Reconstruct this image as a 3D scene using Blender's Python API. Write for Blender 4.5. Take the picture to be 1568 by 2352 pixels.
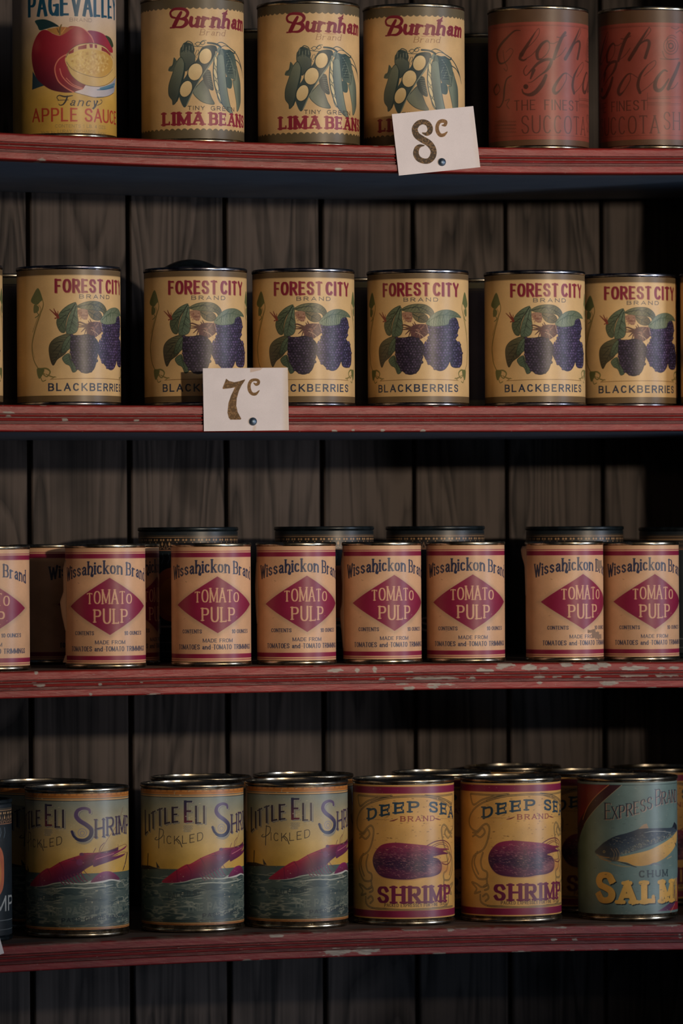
import bpy, bmesh, math, random
import numpy as np
from mathutils import Vector, Matrix
for o in list(bpy.data.objects):
    bpy.data.objects.remove(o)
S = bpy.context.scene
COL = S.collection
rnd = random.Random(7)

# ------------------------------------------------------------------ camera
F_PX = 11032.0
cam = bpy.data.cameras.new('camera')
cam.sensor_fit = 'HORIZONTAL'
cam.sensor_width = 24.0
cam.lens = F_PX / 1568 * 24.0
cam.clip_start = 0.05
cam.dof.use_dof = True
cam.dof.focus_distance = 4.02
cam.dof.aperture_fstop = 8.5
co = bpy.data.objects.new('camera', cam)
COL.objects.link(co)
CAM = Vector((-1.27, -3.798, -0.1107))
yaw, pit, rol = 0.32169, 0.005436, -0.006046
fw = Vector((math.sin(yaw) * math.cos(pit), math.cos(yaw) * math.cos(pit), math.sin(pit)))
r0 = Vector((math.cos(yaw), -math.sin(yaw), 0))
u0 = r0.cross(fw)
rv = math.cos(rol) * r0 + math.sin(rol) * u0
uv = -math.sin(rol) * r0 + math.cos(rol) * u0
m = Matrix((rv, uv, -fw)).transposed().to_4x4()
m.translation = CAM
co.matrix_world = m
S.camera = co

# ------------------------------------------------------------------ world, lights, exposure
S.view_settings.view_transform = 'Standard'
S.view_settings.look = 'None'
S.view_settings.gamma = 1.0
S.view_settings.use_curve_mapping = False
S.view_settings.exposure = -0.10
wd = bpy.data.worlds.new('world')
S.world = wd
wd.use_nodes = True
bg = wd.node_tree.nodes['Background']
bg.inputs[0].default_value = (0.35, 0.55, 0.85, 1)
bg.inputs[1].default_value = 0.014


def lamp(name, deg, dist, z, power, col, size, size_y=None):
    """deg: bearing from the shelf front normal, positive to the right."""
    a = math.radians(deg)
    L = bpy.data.lights.new(name, 'AREA')
    L.energy = power
    L.color = col
    if size_y:
        L.shape = 'RECTANGLE'
        L.size, L.size_y = size, size_y
    else:
        L.shape = 'DISK'
        L.size = size
    o = bpy.data.objects.new(name, L)
    o.location = (math.sin(a) * dist, -math.cos(a) * dist, z)
    d = Vector((0.02, 0.05, -0.05)) - o.location
    o.rotation_euler = d.to_track_quat('-Z', 'Y').to_euler()
    COL.objects.link(o)
    return o


lamp('shop_lamp_left', -31, 3.6, 0.28, 1.0, (1.0, 0.74, 0.46), 0.07)
lamp('shop_window', 50, 3.6, 0.05, 48.0, (0.80, 0.87, 1.0), 0.42, 1.7)
lamp('room_glow', -8, 4.6, 0.9, 4.0, (1.0, 0.80, 0.60), 2.6)
lamp('low_blue_fill', 30, 3.2, -1.5, 8.5, (0.55, 0.74, 1.0), 1.4)  # added bluish fill from below, standing in for bounced light on shelf undersides
SP = bpy.data.lights.new('shop_spot', 'SPOT')
SP.energy = 275.0
SP.color = (1.0, 0.82, 0.62)
SP.spot_size = math.radians(21.5)
SP.spot_blend = 1.0
SP.shadow_soft_size = 0.05
so = bpy.data.objects.new('shop_spot', SP)
so.location = (math.sin(math.radians(15)) * 3.6, -math.cos(math.radians(15)) * 3.6, 0.28)
so.rotation_euler = (Vector((0.05, 0.0, 0.08)) - so.location).to_track_quat('-Z', 'Y').to_euler()
COL.objects.link(so)


# ------------------------------------------------------------------ helpers
def lin(c):
    c = np.asarray(c, dtype=np.float64) / 255.0
    return np.where(c <= 0.04045, c / 12.92, ((c + 0.055) / 1.055) ** 2.4)


def lin4(c):
    l = lin(c)
    return (float(l[0]), float(l[1]), float(l[2]), 1.0)


def mat(name):
    M = bpy.data.materials.new(name)
    M.use_nodes = True
    nt = M.node_tree
    return M, nt, nt.nodes['Principled BSDF'], nt.nodes, nt.links


def node(ns, t, **kw):
    n = ns.new(t)
    for k, v in kw.items():
        setattr(n, k, v)
    return n


def vnoise(h, w, ph, pw, seed, octaves=3):
    """value noise, h x w pixels, lattice period ph / pw pixels, about 0..1"""
    rs = np.random.RandomState(seed)
    out = np.zeros((h, w), np.float32)
    amp, tot = 1.0, 0.0
    for _ in range(octaves):
        gh, gw = int(h / ph) + 3, int(w / pw) + 3
        g = rs.rand(gh, gw).astype(np.float32)
        y = np.arange(h, dtype=np.float32) / ph
        x = np.arange(w, dtype=np.float32) / pw
        yi, xi = y.astype(int), x.astype(int)
        fy, fx = (y - yi)[:, None], (x - xi)[None, :]
        fy = fy * fy * (3 - 2 * fy)
        fx = fx * fx * (3 - 2 * fx)
        a = g[yi][:, xi] * (1 - fx) + g[yi][:, xi + 1] * fx
        b = g[yi + 1][:, xi] * (1 - fx) + g[yi + 1][:, xi + 1] * fx
        out += amp * (a * (1 - fy) + b * fy)
        tot += amp
        amp *= 0.5
        ph, pw = max(ph / 2, 1.0), max(pw / 2, 1.0)
    return out / tot


def tag(o, label=None, cat=None, group=None, kind=None):
    if label: o['label'] = label
    if cat: o['category'] = cat
    if group: o['group'] = group
    if kind: o['kind'] = kind
    return o


def mesh_obj(name, me, parent=None, material=None):
    o = bpy.data.objects.new(name, me)
    COL.objects.link(o)
    if material is not None and len(me.materials) == 0:
        me.materials.append(material)
    if parent is not None:
        o.parent = parent
    return o


def bm_mesh(name, bm, smooth=True):
    bmesh.ops.recalc_face_normals(bm, faces=bm.faces)
    me = bpy.data.meshes.new(name)
    bm.to_mesh(me)
    bm.free()
    if smooth:
        me.polygons.foreach_set('use_smooth', [True] * len(me.polygons))
    return me


def lathe(name, prof, seg=96, closed=False):
    """prof: list of (r, z) in metres; r = 0 ends become poles"""
    bm = bmesh.new()
    rings = []
    for r, z in prof:
        if r < 1e-6:
            rings.append([bm.verts.new((0, 0, z))])
        else:
            rings.append([bm.verts.new((r * math.cos(2 * math.pi * i / seg), r * math.sin(2 * math.pi * i / seg), z)) for i in range(seg)])
    pairs = list(zip(rings, rings[1:]))
    if closed:
        pairs.append((rings[-1], rings[0]))
    for a, b in pairs:
        for i in range(seg):
            j = (i + 1) % seg
            if len(a) == 1 and len(b) == 1:
                continue
            if len(a) == 1:
                bm.faces.new((a[0], b[i], b[j]))
            elif len(b) == 1:
                bm.faces.new((a[i], b[0], a[j]))
            else:
                bm.faces.new((a[i], b[i], b[j], a[j]))
    me = bm_mesh(name, bm)
    return me


def sharpen(me, deg=40):
    try:
        me.set_sharp_from_angle(angle=math.radians(deg))
    except Exception:
        pass
    return me


def set_colors(me, rgb_lin):
    a = me.color_attributes.new('Col', 'FLOAT_COLOR', 'POINT')
    n = len(me.vertices)
    d = np.ones((n, 4), np.float32)
    d[:, :3] = rgb_lin
    a.data.foreach_set('color', d.ravel())


# ------------------------------------------------------------------ lettering: a small pen-stroke alphabet
def arc(cx, cy, rx, ry, a0, a1, n=12, p=2.3):
    out = []
    for i in range(n + 1):
        a = math.radians(a0 + (a1 - a0) * i / n)
        c, s = math.cos(a), math.sin(a)
        out.append((cx + rx * math.copysign(abs(c) ** (2 / p), c), cy + ry * math.copysign(abs(s) ** (2 / p), s)))
    return out


def spl(pts, closed=False, k=6):
    P = [np.array(q, float) for q in pts]
    n = len(P)
    out = []
    for i in range(n if closed else n - 1):
        if closed:
            a, b, c, d = P[(i - 1) % n], P[i], P[(i + 1) % n], P[(i + 2) % n]
        else:
            a, b, c, d = P[max(i - 1, 0)], P[i], P[i + 1], P[min(i + 2, n - 1)]
        for t in range(k):
            t /= k
            out.append(0.5 * ((2 * b) + (c - a) * t + (2 * a - 5 * b + 4 * c - d) * t * t + (3 * b - a - 3 * c + d) * t ** 3))
    if not closed:
        out.append(P[-1])
    return [tuple(q) for q in out]


G = {
 'A': (.74, [[(0, 0), (.5, 1)], [(.5, 1), (1, 0)], [(.2, .32), (.8, .32)]]),
 'B': (.64, [[(0, 0), (0, 1)], [(0, 1), (.5, 1)] + arc(.5, .76, .44, .24, 90, -90) + [(0, .52)], [(0, .52), (.55, .52)] + arc(.55, .26, .45, .26, 90, -90) + [(0, 0)]]),
 'C': (.64, [arc(.5, .5, .5, .5, 42, 318)]),
 'D': (.68, [[(0, 0), (0, 1)], [(0, 1), (.45, 1)] + arc(.45, .5, .55, .5, 90, -90) + [(0, 0)]]),
 'E': (.56, [[(0, 0), (0, 1)], [(0, 1), (1, 1)], [(0, .52), (.82, .52)], [(0, 0), (1, 0)]]),
 'F': (.54, [[(0, 0), (0, 1)], [(0, 1), (1, 1)], [(0, .5), (.82, .5)]]),
 'G': (.68, [arc(.5, .5, .5, .5, 42, 330), [(.55, .45), (1, .45)], [(1, .45), (1, 0)]]),
 'H': (.70, [[(0, 0), (0, 1)], [(1, 0), (1, 1)], [(0, .5), (1, .5)]]),
 'I': (.0, [[(.5, 0), (.5, 1)]]),
 'J': (.5, [[(1, 1), (1, .3)] + arc(.5, .3, .5, .3, 0, -170)]),
 'K': (.66, [[(0, 0), (0, 1)], [(.95, 1), (0, .36)], [(.3, .56), (1, 0)]]),
 'L': (.54, [[(0, 0), (0, 1)], [(0, 0), (1, 0)]]),
 'M': (.86, [[(0, 0), (0, 1)], [(0, 1), (.5, .08)], [(.5, .08), (1, 1)], [(1, 1), (1, 0)]]),
 'N': (.70, [[(0, 0), (0, 1)], [(0, 1), (1, 0)], [(1, 0), (1, 1)]]),
 'O': (.72, [arc(.5, .5, .5, .5, 0, 360, 24)]),
 'P': (.62, [[(0, 0), (0, 1)], [(0, 1), (.5, 1)] + arc(.5, .73, .5, .27, 90, -90) + [(0, .46)]]),
 'R': (.66, [[(0, 0), (0, 1)], [(0, 1), (.5, 1)] + arc(.5, .74, .46, .26, 90, -90) + [(0, .48)], [(.45, .48), (1, 0)]]),
 'S': (.62, [spl([(.95, .8), (.78, .96), (.48, 1), (.16, .94), (.03, .76), (.16, .6), (.5, .51), (.84, .4), (.97, .24), (.84, .06), (.5, 0), (.2, .05), (.03, .2)], k=4)]),
 'T': (.64, [[(.5, 0), (.5, 1)], [(0, 1), (1, 1)]]),
 'U': (.68, [[(0, 1), (0, .3)] + arc(.5, .35, .5, .35, 180, 360) + [(1, 1)]]),
 'V': (.72, [[(0, 1), (.5, 0)], [(.5, 0), (1, 1)]]),
 'W': (1.0, [[(0, 1), (.27, 0)], [(.27, 0), (.5, .9)], [(.5, .9), (.73, 0)], [(.73, 0), (1, 1)]]),
 'X': (.68, [[(0, 1), (1, 0)], [(0, 0), (1, 1)]]),
 'Y': (.68, [[(0, 1), (.5, .48)], [(1, 1), (.5, .48)], [(.5, .48), (.5, 0)]]),
 'Z': (.62, [[(0, 1), (1, 1)], [(1, 1), (0, 0)], [(0, 0), (1, 0)]]),
 '1': (.2, [[(.7, 0), (.7, 1)], [(.7, 1), (0, .8)]]),
 '0': (.6, [arc(.5, .5, .5, .5, 0, 360, 24)]),
 '4': (.6, [[(.75, 0), (.75, 1)], [(.75, 1), (0, .3)], [(0, .3), (1, .3)]]),
 '.': (.05, [[(.5, 0), (.5, .03)]]), ',': (.05, [[(.5, .05), (.2, -.14)]]),
 'a': (.5, [spl([(.12, .5), (.45, .62), (.82, .54), (.86, .35)], k=4) + [(.86, .06), (1.02, .0)], spl([(.86, .36), (.4, .34), (.05, .18), (.36, 0), (.86, .14)], k=4)]),
 'b': (.54, [[(0, 0), (0, 1)], arc(.5, .31, .5, .31, 0, 360, 18)]),
 'c': (.48, [arc(.5, .31, .5, .31, 45, 318)]),
 'd': (.54, [[(1, 0), (1, 1)], arc(.5, .31, .5, .31, 0, 360, 18)]),
 'e': (.5, [arc(.5, .31, .5, .31, 0, 320), [(.05, .33), (.95, .33)]]),
 'h': (.54, [[(0, 0), (0, 1)], spl([(0, .42), (.45, .62), (.92, .52), (1, .36)], k=4) + [(1, 0)]]),
 '{': (.54, [[(0, 0), (0, 1)], spl([(0, .42), (.45, .64), (.92, .54), (1.02, .3), (.8, -.02), (.78, -.16), (1.0, -.2), (1.1, -.1)], k=4)]),
 'i': (.0, [[(.5, 0), (.5, .62)], [(.5, .84), (.5, .86)]]),
 'k': (.5, [[(0, 0), (0, 1)], [(.95, .62), (0, .22)], [(.3, .36), (1, 0)]]),
 'm': (.86, [[(0, 0), (0, .62)], spl([(0, .42), (.25, .62), (.48, .52), (.5, .36)], k=4) + [(.5, 0)], spl([(.5, .42), (.75, .62), (.98, .52), (1, .36)], k=4) + [(1, 0)]]),
 'n': (.54, [[(0, 0), (0, .62)], spl([(0, .42), (.45, .62), (.92, .52), (1, .36)], k=4) + [(1, 0)]]),
 'o': (.54, [arc(.5, .31, .5, .31, 0, 360, 18)]),
 'r': (.4, [[(0, 0), (0, .62)], spl([(0, .4), (.45, .6), (1, .58)], k=4)]),
 's': (.46, [spl([(.92, .5), (.5, .62), (.08, .5), (.3, .35), (.75, .27), (.95, .13), (.5, 0), (.05, .12)], k=4)]),
 'u': (.54, [[(0, .62), (0, .25)] + spl([(0, .22), (.3, .0), (.75, .05), (1, .2)], k=4), [(1, 0), (1, .62)]]),
 'y': (.52, [[(0, .62), (.5, 0)], [(1, .62), (.25, -.3), (.0, -.28)]]),
}
for ch in 'XQ':
    G.setdefault(ch, G['O'])


# ------------------------------------------------------------------ the label sheet: unrolled can label, millimetres
class Sheet:
    RES = 0.27

    def __init__(s, R, ua, ub, va, vb, base):
        s.R, s.ua, s.ub, s.va, s.vb = R, ua, ub, va, vb
        s.w = int((ub - ua) / s.RES) + 1
        s.h = int((vb - va) / s.RES) + 1
        s.U = np.linspace(ua, ub, s.w).astype(np.float32)
        s.V = np.linspace(va, vb, s.h).astype(np.float32)
        s.img = np.zeros((s.h, s.w, 3), np.float32)
        s.img[:] = base
        s.base = base
        s.sh = 0.0
        s.mir = None

    # reference: where the label was measured (drawing units of an oblique view of the round can)
    def ref(s, x0, y0, x1, y1, r, yb, k, pxmm, off=(0, 0), scale=5.6, shift=0.0, slope=0.012):
        """axis line (x0,y0)-(x1,y1), visible radius r, foot yb, k units per mm; off/scale give height of eye"""
        s.rf = (x0, y0, x1, y1, r, yb, k, off, scale, math.radians(shift), slope)

    def m(s, X, Y):
        x0, y0, x1, y1, r, yb, k, off, sc, shf, slope = s.rf
        xc = x0 + (x1 - x0) * (Y - y0) / (y1 - y0)
        d = max(-0.985, min(0.985, (X - xc) / r))
        ph = math.asin(d)
        e = (1310 - (off[1] + Y / sc)) / 10800.0
        v = (yb + e * s.R * k * (1 - math.cos(ph)) - slope * (X - xc) - Y) / k
        u = s.R * (ph + shf)
        if s.mir is not None:
            u = 2 * s.mir - u
        return (u, v)

    def P(s, pts):
        return [s.m(*q) for q in pts]

    def box(s, x0, x1, y0, y1):
        i0 = max(0, int((x0 - s.ua) / s.RES) - 1); i1 = min(s.w, int((x1 - s.ua) / s.RES) + 3)
        j0 = max(0, int((y0 - s.va) / s.RES) - 1); j1 = min(s.h, int((y1 - s.va) / s.RES) + 3)
        if i1 <= i0 or j1 <= j0:
            return None
        return i0, i1, j0, j1

    def blend(s, b, cov, col, col2=None, g=None):
        i0, i1, j0, j1 = b
        c = np.array(col, np.float32)
        if col2 is not None:
            (ax, ay), (bx, by) = g
            X, Y = np.meshgrid(s.U[i0:i1], s.V[j0:j1])
            dx, dy = bx - ax, by - ay
            t = np.clip(((X - ax) * dx + (Y - ay) * dy) / (dx * dx + dy * dy + 1e-9), 0, 1)[..., None]
            c = c * (1 - t) + np.array(col2, np.float32) * t
        a = cov[..., None]
        s.img[j0:j1, i0:i1] = s.img[j0:j1, i0:i1] * (1 - a) + c * a

    def fill_mm(s, P, col, col2=None, g=None, alpha=1.0, soft=0.2):
        xs = [p[0] for p in P]; ys = [p[1] for p in P]
        b = s.box(min(xs) - soft, max(xs) + soft, min(ys) - soft, max(ys) + soft)
        if b is None:
            return
        i0, i1, j0, j1 = b
        X, Y = np.meshgrid(s.U[i0:i1], s.V[j0:j1])
        ins = np.zeros(X.shape, bool)
        dd = np.full(X.shape, 1e9, np.float32)
        n = len(P)
        for i in range(n):
            x1, y1 = P[i]; x2, y2 = P[(i + 1) % n]
            if y1 != y2:
                cond = (y1 > Y) != (y2 > Y)
                ins ^= cond & (X < (x2 - x1) * (Y - y1) / (y2 - y1) + x1)
            ex, ey = x2 - x1, y2 - y1
            L = ex * ex + ey * ey + 1e-12
            t = np.clip(((X - x1) * ex + (Y - y1) * ey) / L, 0, 1)
            dd = np.minimum(dd, (X - x1 - t * ex) ** 2 + (Y - y1 - t * ey) ** 2)
        sd = np.sqrt(dd) * np.where(ins, 1, -1)
        s.blend(b, np.clip(0.5 + sd / (2 * soft), 0, 1) * alpha, col, col2, g)

    def fill(s, pts, col, smooth=True, col2=None, g=None, alpha=1.0, soft=0.2):
        P = s.P(pts)
        if smooth:
            P = spl(P, True, 5)
        s.fill_mm(P, col, col2, s.P(g) if g else None, alpha, soft)

    def line_mm(s, P, w, col, alpha=1.0, soft=0.15, col2=None, g=None):
        n = len(P)
        W = list(np.interp(np.linspace(0, 1, n), np.linspace(0, 1, len(w)), w)) if hasattr(w, '__len__') else [w] * n
        mw = max(W) / 2 + soft
        xs = [p[0] for p in P]; ys = [p[1] for p in P]
        b = s.box(min(xs) - mw, max(xs) + mw, min(ys) - mw, max(ys) + mw)
        if b is None:
            return
        i0, i1, j0, j1 = b
        cov = np.zeros((j1 - j0, i1 - i0), np.float32)
        for i in range(n - 1):
            (x1, y1), (x2, y2) = P[i], P[i + 1]
            q = s.box(min(x1, x2) - mw, max(x1, x2) + mw, min(y1, y2) - mw, max(y1, y2) + mw)
            if q is None:
                continue
            a0, a1, c0, c1 = q
            X, Y = np.meshgrid(s.U[a0:a1], s.V[c0:c1])
            ex, ey = x2 - x1, y2 - y1
            t = np.clip(((X - x1) * ex + (Y - y1) * ey) / (ex * ex + ey * ey + 1e-12), 0, 1)
            d = np.sqrt((X - x1 - t * ex) ** 2 + (Y - y1 - t * ey) ** 2)
            hw = (W[i] + (W[i + 1] - W[i]) * t) / 2
            cc = np.clip(0.5 + (hw - d) / (2 * soft), 0, 1)
            sub = cov[c0 - j0:c1 - j0, a0 - i0:a1 - i0]
            np.maximum(sub, cc, out=sub)
        s.blend(b, cov * alpha, col, col2, g)

    def line(s, pts, w, col, smooth=True, alpha=1.0, soft=0.15, closed=False, col2=None, g=None):
        P = s.P(pts)
        if smooth and len(P) > 2:
            P = spl(P, closed, 6)
            if closed:
                P.append(P[0])
        s.line_mm(P, w, col, alpha, soft, col2, s.P(g) if g else None)

    def ell(s, cx, cy, rx, ry, rot, col, alpha=1.0, soft=0.2, w=None, col2=None, g=None):
        pts = []
        a = math.radians(rot)
        for i in range(20):
            t = 2 * math.pi * i / 20
            x, y = rx * math.cos(t), ry * math.sin(t)
            pts.append((cx + x * math.cos(a) - y * math.sin(a), cy + x * math.sin(a) + y * math.cos(a)))
        if w:
            P = s.P(pts); P.append(P[0])
            s.line_mm(P, w, col, alpha, soft)
        else:
            s.fill_mm(s.P(pts), col, col2, s.P(g) if g else None, alpha, soft)

    def text(s, txt, X0, X1, base, h, col, tv=.16, th=None, serif=0.0, slant=0.0, gap=.16, space=.4, up=0.0,
             heights=None, drop=None, off=(0, 0), alpha=1.0, col2=None, wide=1.0, soft=0.13, outline=None, fit=None):
        """txt between X0 and X1 on a baseline; base: (X,Y) or a list of three such points (arched). h in drawing units."""
        th = tv if th is None else th
        k = s.rf[6]
        if isinstance(base, list):
            B = [s.m(*q) for q in base]
            cf = np.polyfit([q[0] for q in B], [q[1] for q in B], 2)
        else:
            cf = np.array([0, 0, s.m(*base)[1]])
        yb_ = base[0][1] if isinstance(base, list) else base[1]
        ua, ub = s.m(X0, yb_)[0], s.m(X1, yb_)[0]
        hm = h / k
        W = []
        for ch in txt:
            if ch == ' ':
                W.append(space); continue
            w = G[ch][0]
            W.append(max(w, 0) + tv)
        hts = heights or [1.0] * len(txt)
        tot = sum(W) + gap * (len(txt) - 1)
        f = (ub - ua) / tot              # mm per unit of width
        x = ua
        segs = []
        for i, ch in enumerate(txt):
            wmm = W[i] * f
            if ch != ' ':
                hh = hm * hts[i]
                ym = np.polyval(cf, x + wmm / 2) + (drop[i] / k if drop else 0)
                sl = np.polyval(np.polyder(cf), x + wmm / 2)
                stem = tv * min(f, hm); thin = th * min(f, hm)
                wi = max(wmm - stem, 0.0)
                ext = []
                for st in G[ch][1]:
                    n = len(st)
                    Q = []
                    for (gx, gy) in st:
                        px = stem / 2 + gx * wi
                        py = thin / 2 + gy * (hh - thin)
                        px += slant * py
                        Q.append((px, py))
                    for q in range(n - 1):
                        (a, b_), (c, d) = Q[q], Q[q + 1]
                        L = math.hypot(c - a, d - b_) + 1e-9
                        vv = abs(d - b_) / L
                        if th != tv:      # pen contrast: upstrokes thin
                            dg = (c - a) * (d - b_)
                            if 0.25 < abs(c - a) / L < 0.97 and n == 2 and ch in 'AMNVWXYKk' and dg > 0:
                                vv *= 0.3
                        wdt = thin + (stem - thin) * vv ** 1.3
                        segs.append((x + a, ym + b_ + sl * (a - wmm / 2), x + c, ym + d + sl * (c - wmm / 2), wdt,
                                     q == 0 and n < 6 or (q == 0 and ch in 'CGS'), q == n - 2))
                    if serif:
                        for (gx, gy), (qx, qy), (ox, oy) in ((st[0], Q[0], Q[1]), (st[-1], Q[-1], Q[-2])):
                            vert = abs(oy - qy) > 0.5 * abs(ox - qx)
                            if vert and (gy in (0, 1) or gy == .62) and n < 8 and not (ch in 'MNVW' and gy == 0 and 0.1 < gx < 0.9):
                                e = serif * stem
                                yy = thin * .35 if gy == 0 else hh * (1 if gy == 1 else .62) - thin * .35
                                segs.append((x + qx - stem / 2 - e, ym + yy, x + qx + stem / 2 + e, ym + yy, thin * .8, False, False))
                            elif not vert and gx > .7 and ch in 'EFLTZ' or (ch == 'T' and not vert):
                                e = thin * .8 + serif * stem * .8
                                sg = -1 if gy > .7 else (1 if gy < .3 else 0)
                                xx = x + qx
                                if sg == 0:
                                    segs.append((xx, ym + qy - e * .7, xx, ym + qy + e * .7, thin * .7, False, False))
                                else:
                                    segs.append((xx, ym + qy, xx, ym + qy + sg * e, thin * .8, False, False))
                            elif ch in 'CGS':
                                sg = -1 if qy > hh / 2 else 1
                                segs.append((x + qx, ym + qy - .3 * sg * thin, x + qx, ym + qy + (-sg) * stem * .5, thin * .8, False, False))
            x += wmm + gap * f
        if outline:
            s._segs(segs, off, outline[1], alpha, soft, None, outline[0])
        s._segs(segs, off, col, alpha, soft, col2)
        return segs

    def _segs(s, segs, off, col, alpha, soft, col2=None, grow=0.0):
        ox, oy = off
        if not segs:
            return
        x0 = min(min(q[0], q[2]) for q in segs) + ox - 4; x1 = max(max(q[0], q[2]) for q in segs) + ox + 4
        y0 = min(min(q[1], q[3]) for q in segs) + oy - 4; y1 = max(max(q[1], q[3]) for q in segs) + oy + 4
        b = s.box(x0, x1, y0, y1)
        if b is None:
            return
        i0, i1, j0, j1 = b
        cov = np.zeros((j1 - j0, i1 - i0), np.float32)
        for (ax, ay, bx, by, wd_, e0, e1) in segs:
            if abs(ax - bx) + abs(ay - by) < 1e-5:
                continue
            ax, bx, ay, by = ax + ox, bx + ox, ay + oy, by + oy
            wd_ = wd_ + 2 * grow
            mw = wd_ / 2 * 1.5 + soft
            q = s.box(min(ax, bx) - mw, max(ax, bx) + mw, min(ay, by) - mw, max(ay, by) + mw)
            if q is None:
                continue
            a0, a1, c0, c1 = q
            a0, c0 = max(a0, i0), max(c0, j0); a1, c1 = min(a1, i1), min(c1, j1)
            if a1 <= a0 or c1 <= c0:
                continue
            X, Y = np.meshgrid(s.U[a0:a1], s.V[c0:c1])
            ex, ey = bx - ax, by - ay
            L = math.hypot(ex, ey) + 1e-9
            tx, ty = ex / L, ey / L
            al = (X - ax) * tx + (Y - ay) * ty
            pe = np.abs(-(X - ax) * ty + (Y - ay) * tx)
            lo = -wd_ / 2 * (0.9 if e0 else 0.0)
            hi = L + wd_ / 2 * (0.9 if e1 else 0.0)
            dbox = np.minimum(wd_ / 2 - pe, np.minimum(al - lo, hi - al))
            t = np.clip(al, 0, L)
            dcap = wd_ / 2 - np.sqrt((al - t) ** 2 + pe ** 2)
            cc = np.clip(0.5 + np.maximum(dbox, dcap) / (2 * soft), 0, 1)
            sub = cov[c0 - j0:c1 - j0, a0 - i0:a1 - i0]
            np.maximum(sub, cc, out=sub)
        g = ((0, y0 + 4), (0, y1 - 4)) if col2 is not None else None
        s.blend(b, cov * alpha, col, col2, g)

    def band(s, v0, v1, col, alpha=1.0):
        t = np.clip(0.5 + np.minimum(s.V - v0, v1 - s.V) / 0.3, 0, 1) * alpha
        s.img = s.img * (1 - t[:, None, None]) + np.array(col, np.float32) * t[:, None, None]

    def scallop(s, v, per, dep, col, up):
        edge = v + (dep * np.abs(np.sin(np.pi * s.U / per)) if not up else -dep * np.abs(np.sin(np.pi * s.U / per)))
        d = (s.V[:, None] - edge[None, :]) * (1 if up else -1)
        t = np.clip(0.5 + d / 0.3, 0, 1)[..., None]
        s.img = s.img * (1 - t) + np.array(col, np.float32) * t

    def age(s, seed, amt=.10, specks=0.0, speck_col=(200, 160, 120)):
        n = vnoise(s.h, s.w, 60, 60, seed, 5)
        s.img *= (1 + amt * 2 * (n - .5))[..., None]
        g = np.random.RandomState(seed).rand(s.h, s.w).astype(np.float32)
        s.img *= (1 + .05 * (g - .5))[..., None]
        if specks:
            k = vnoise(s.h, s.w, 5, 9, seed + 3, 3)
            k2 = vnoise(s.h, s.w, 60, 60, seed + 9, 2)
            t = np.clip((k - (1 - specks) - .12 * (k2 - .5) * -2) / .05, 0, 1)[..., None] * .7
            s.img = s.img * (1 - t) + np.array(speck_col, np.float32) * t

    def mesh(s, name, pad=.00012):
        Rm = s.R / 1000 + pad
        ph = list(s.U / s.R)
        rest = 2 * math.pi - (ph[-1] - ph[0])
        nc = max(8, int(rest / 0.09))
        phc = [ph[-1] + rest * (i + 1) / (nc + 1) for i in range(nc)]
        allp = np.array(ph + phc)
        nu, nv = len(allp), s.h
        X = np.sin(allp) * Rm; Y = -np.cos(allp) * Rm
        co_ = np.zeros((nv, nu, 3), np.float32)
        co_[..., 0] = X[None]; co_[..., 1] = Y[None]; co_[..., 2] = s.V[:, None] / 1000
        cols = np.zeros((nv, nu, 3), np.float32)
        cols[:, :s.w] = s.img
        t = np.linspace(0, 1, nc + 2)[1:-1][None, :, None]
        cols[:, s.w:] = s.img[:, -1:, :] * (1 - t) + s.img[:, :1, :] * t
        me = bpy.data.meshes.new(name)
        me.vertices.add(nv * nu)
        me.vertices.foreach_set('co', co_.ravel())
        j, i = np.meshgrid(np.arange(nv - 1), np.arange(nu), indexing='ij')
        i2 = (i + 1) % nu
        q = np.stack([j * nu + i, j * nu + i2, (j + 1) * nu + i2, (j + 1) * nu + i], -1).reshape(-1, 4).astype(np.int32)
        nf = len(q)
        me.loops.add(nf * 4)
        me.loops.foreach_set('vertex_index', q.ravel())
        me.polygons.add(nf)
        me.polygons.foreach_set('loop_start', np.arange(0, nf * 4, 4, dtype=np.int32))
        me.polygons.foreach_set('use_smooth', np.ones(nf, bool))
        me.update(calc_edges=True)
        set_colors(me, lin(np.clip(cols, 0, 255)).reshape(-1, 3))
        return me


# ------------------------------------------------------------------ label art (printed colours)
R2 = 43.0                      # body radius of the big cans, mm
R1 = 33.2                      # body radius of the small cans


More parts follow.
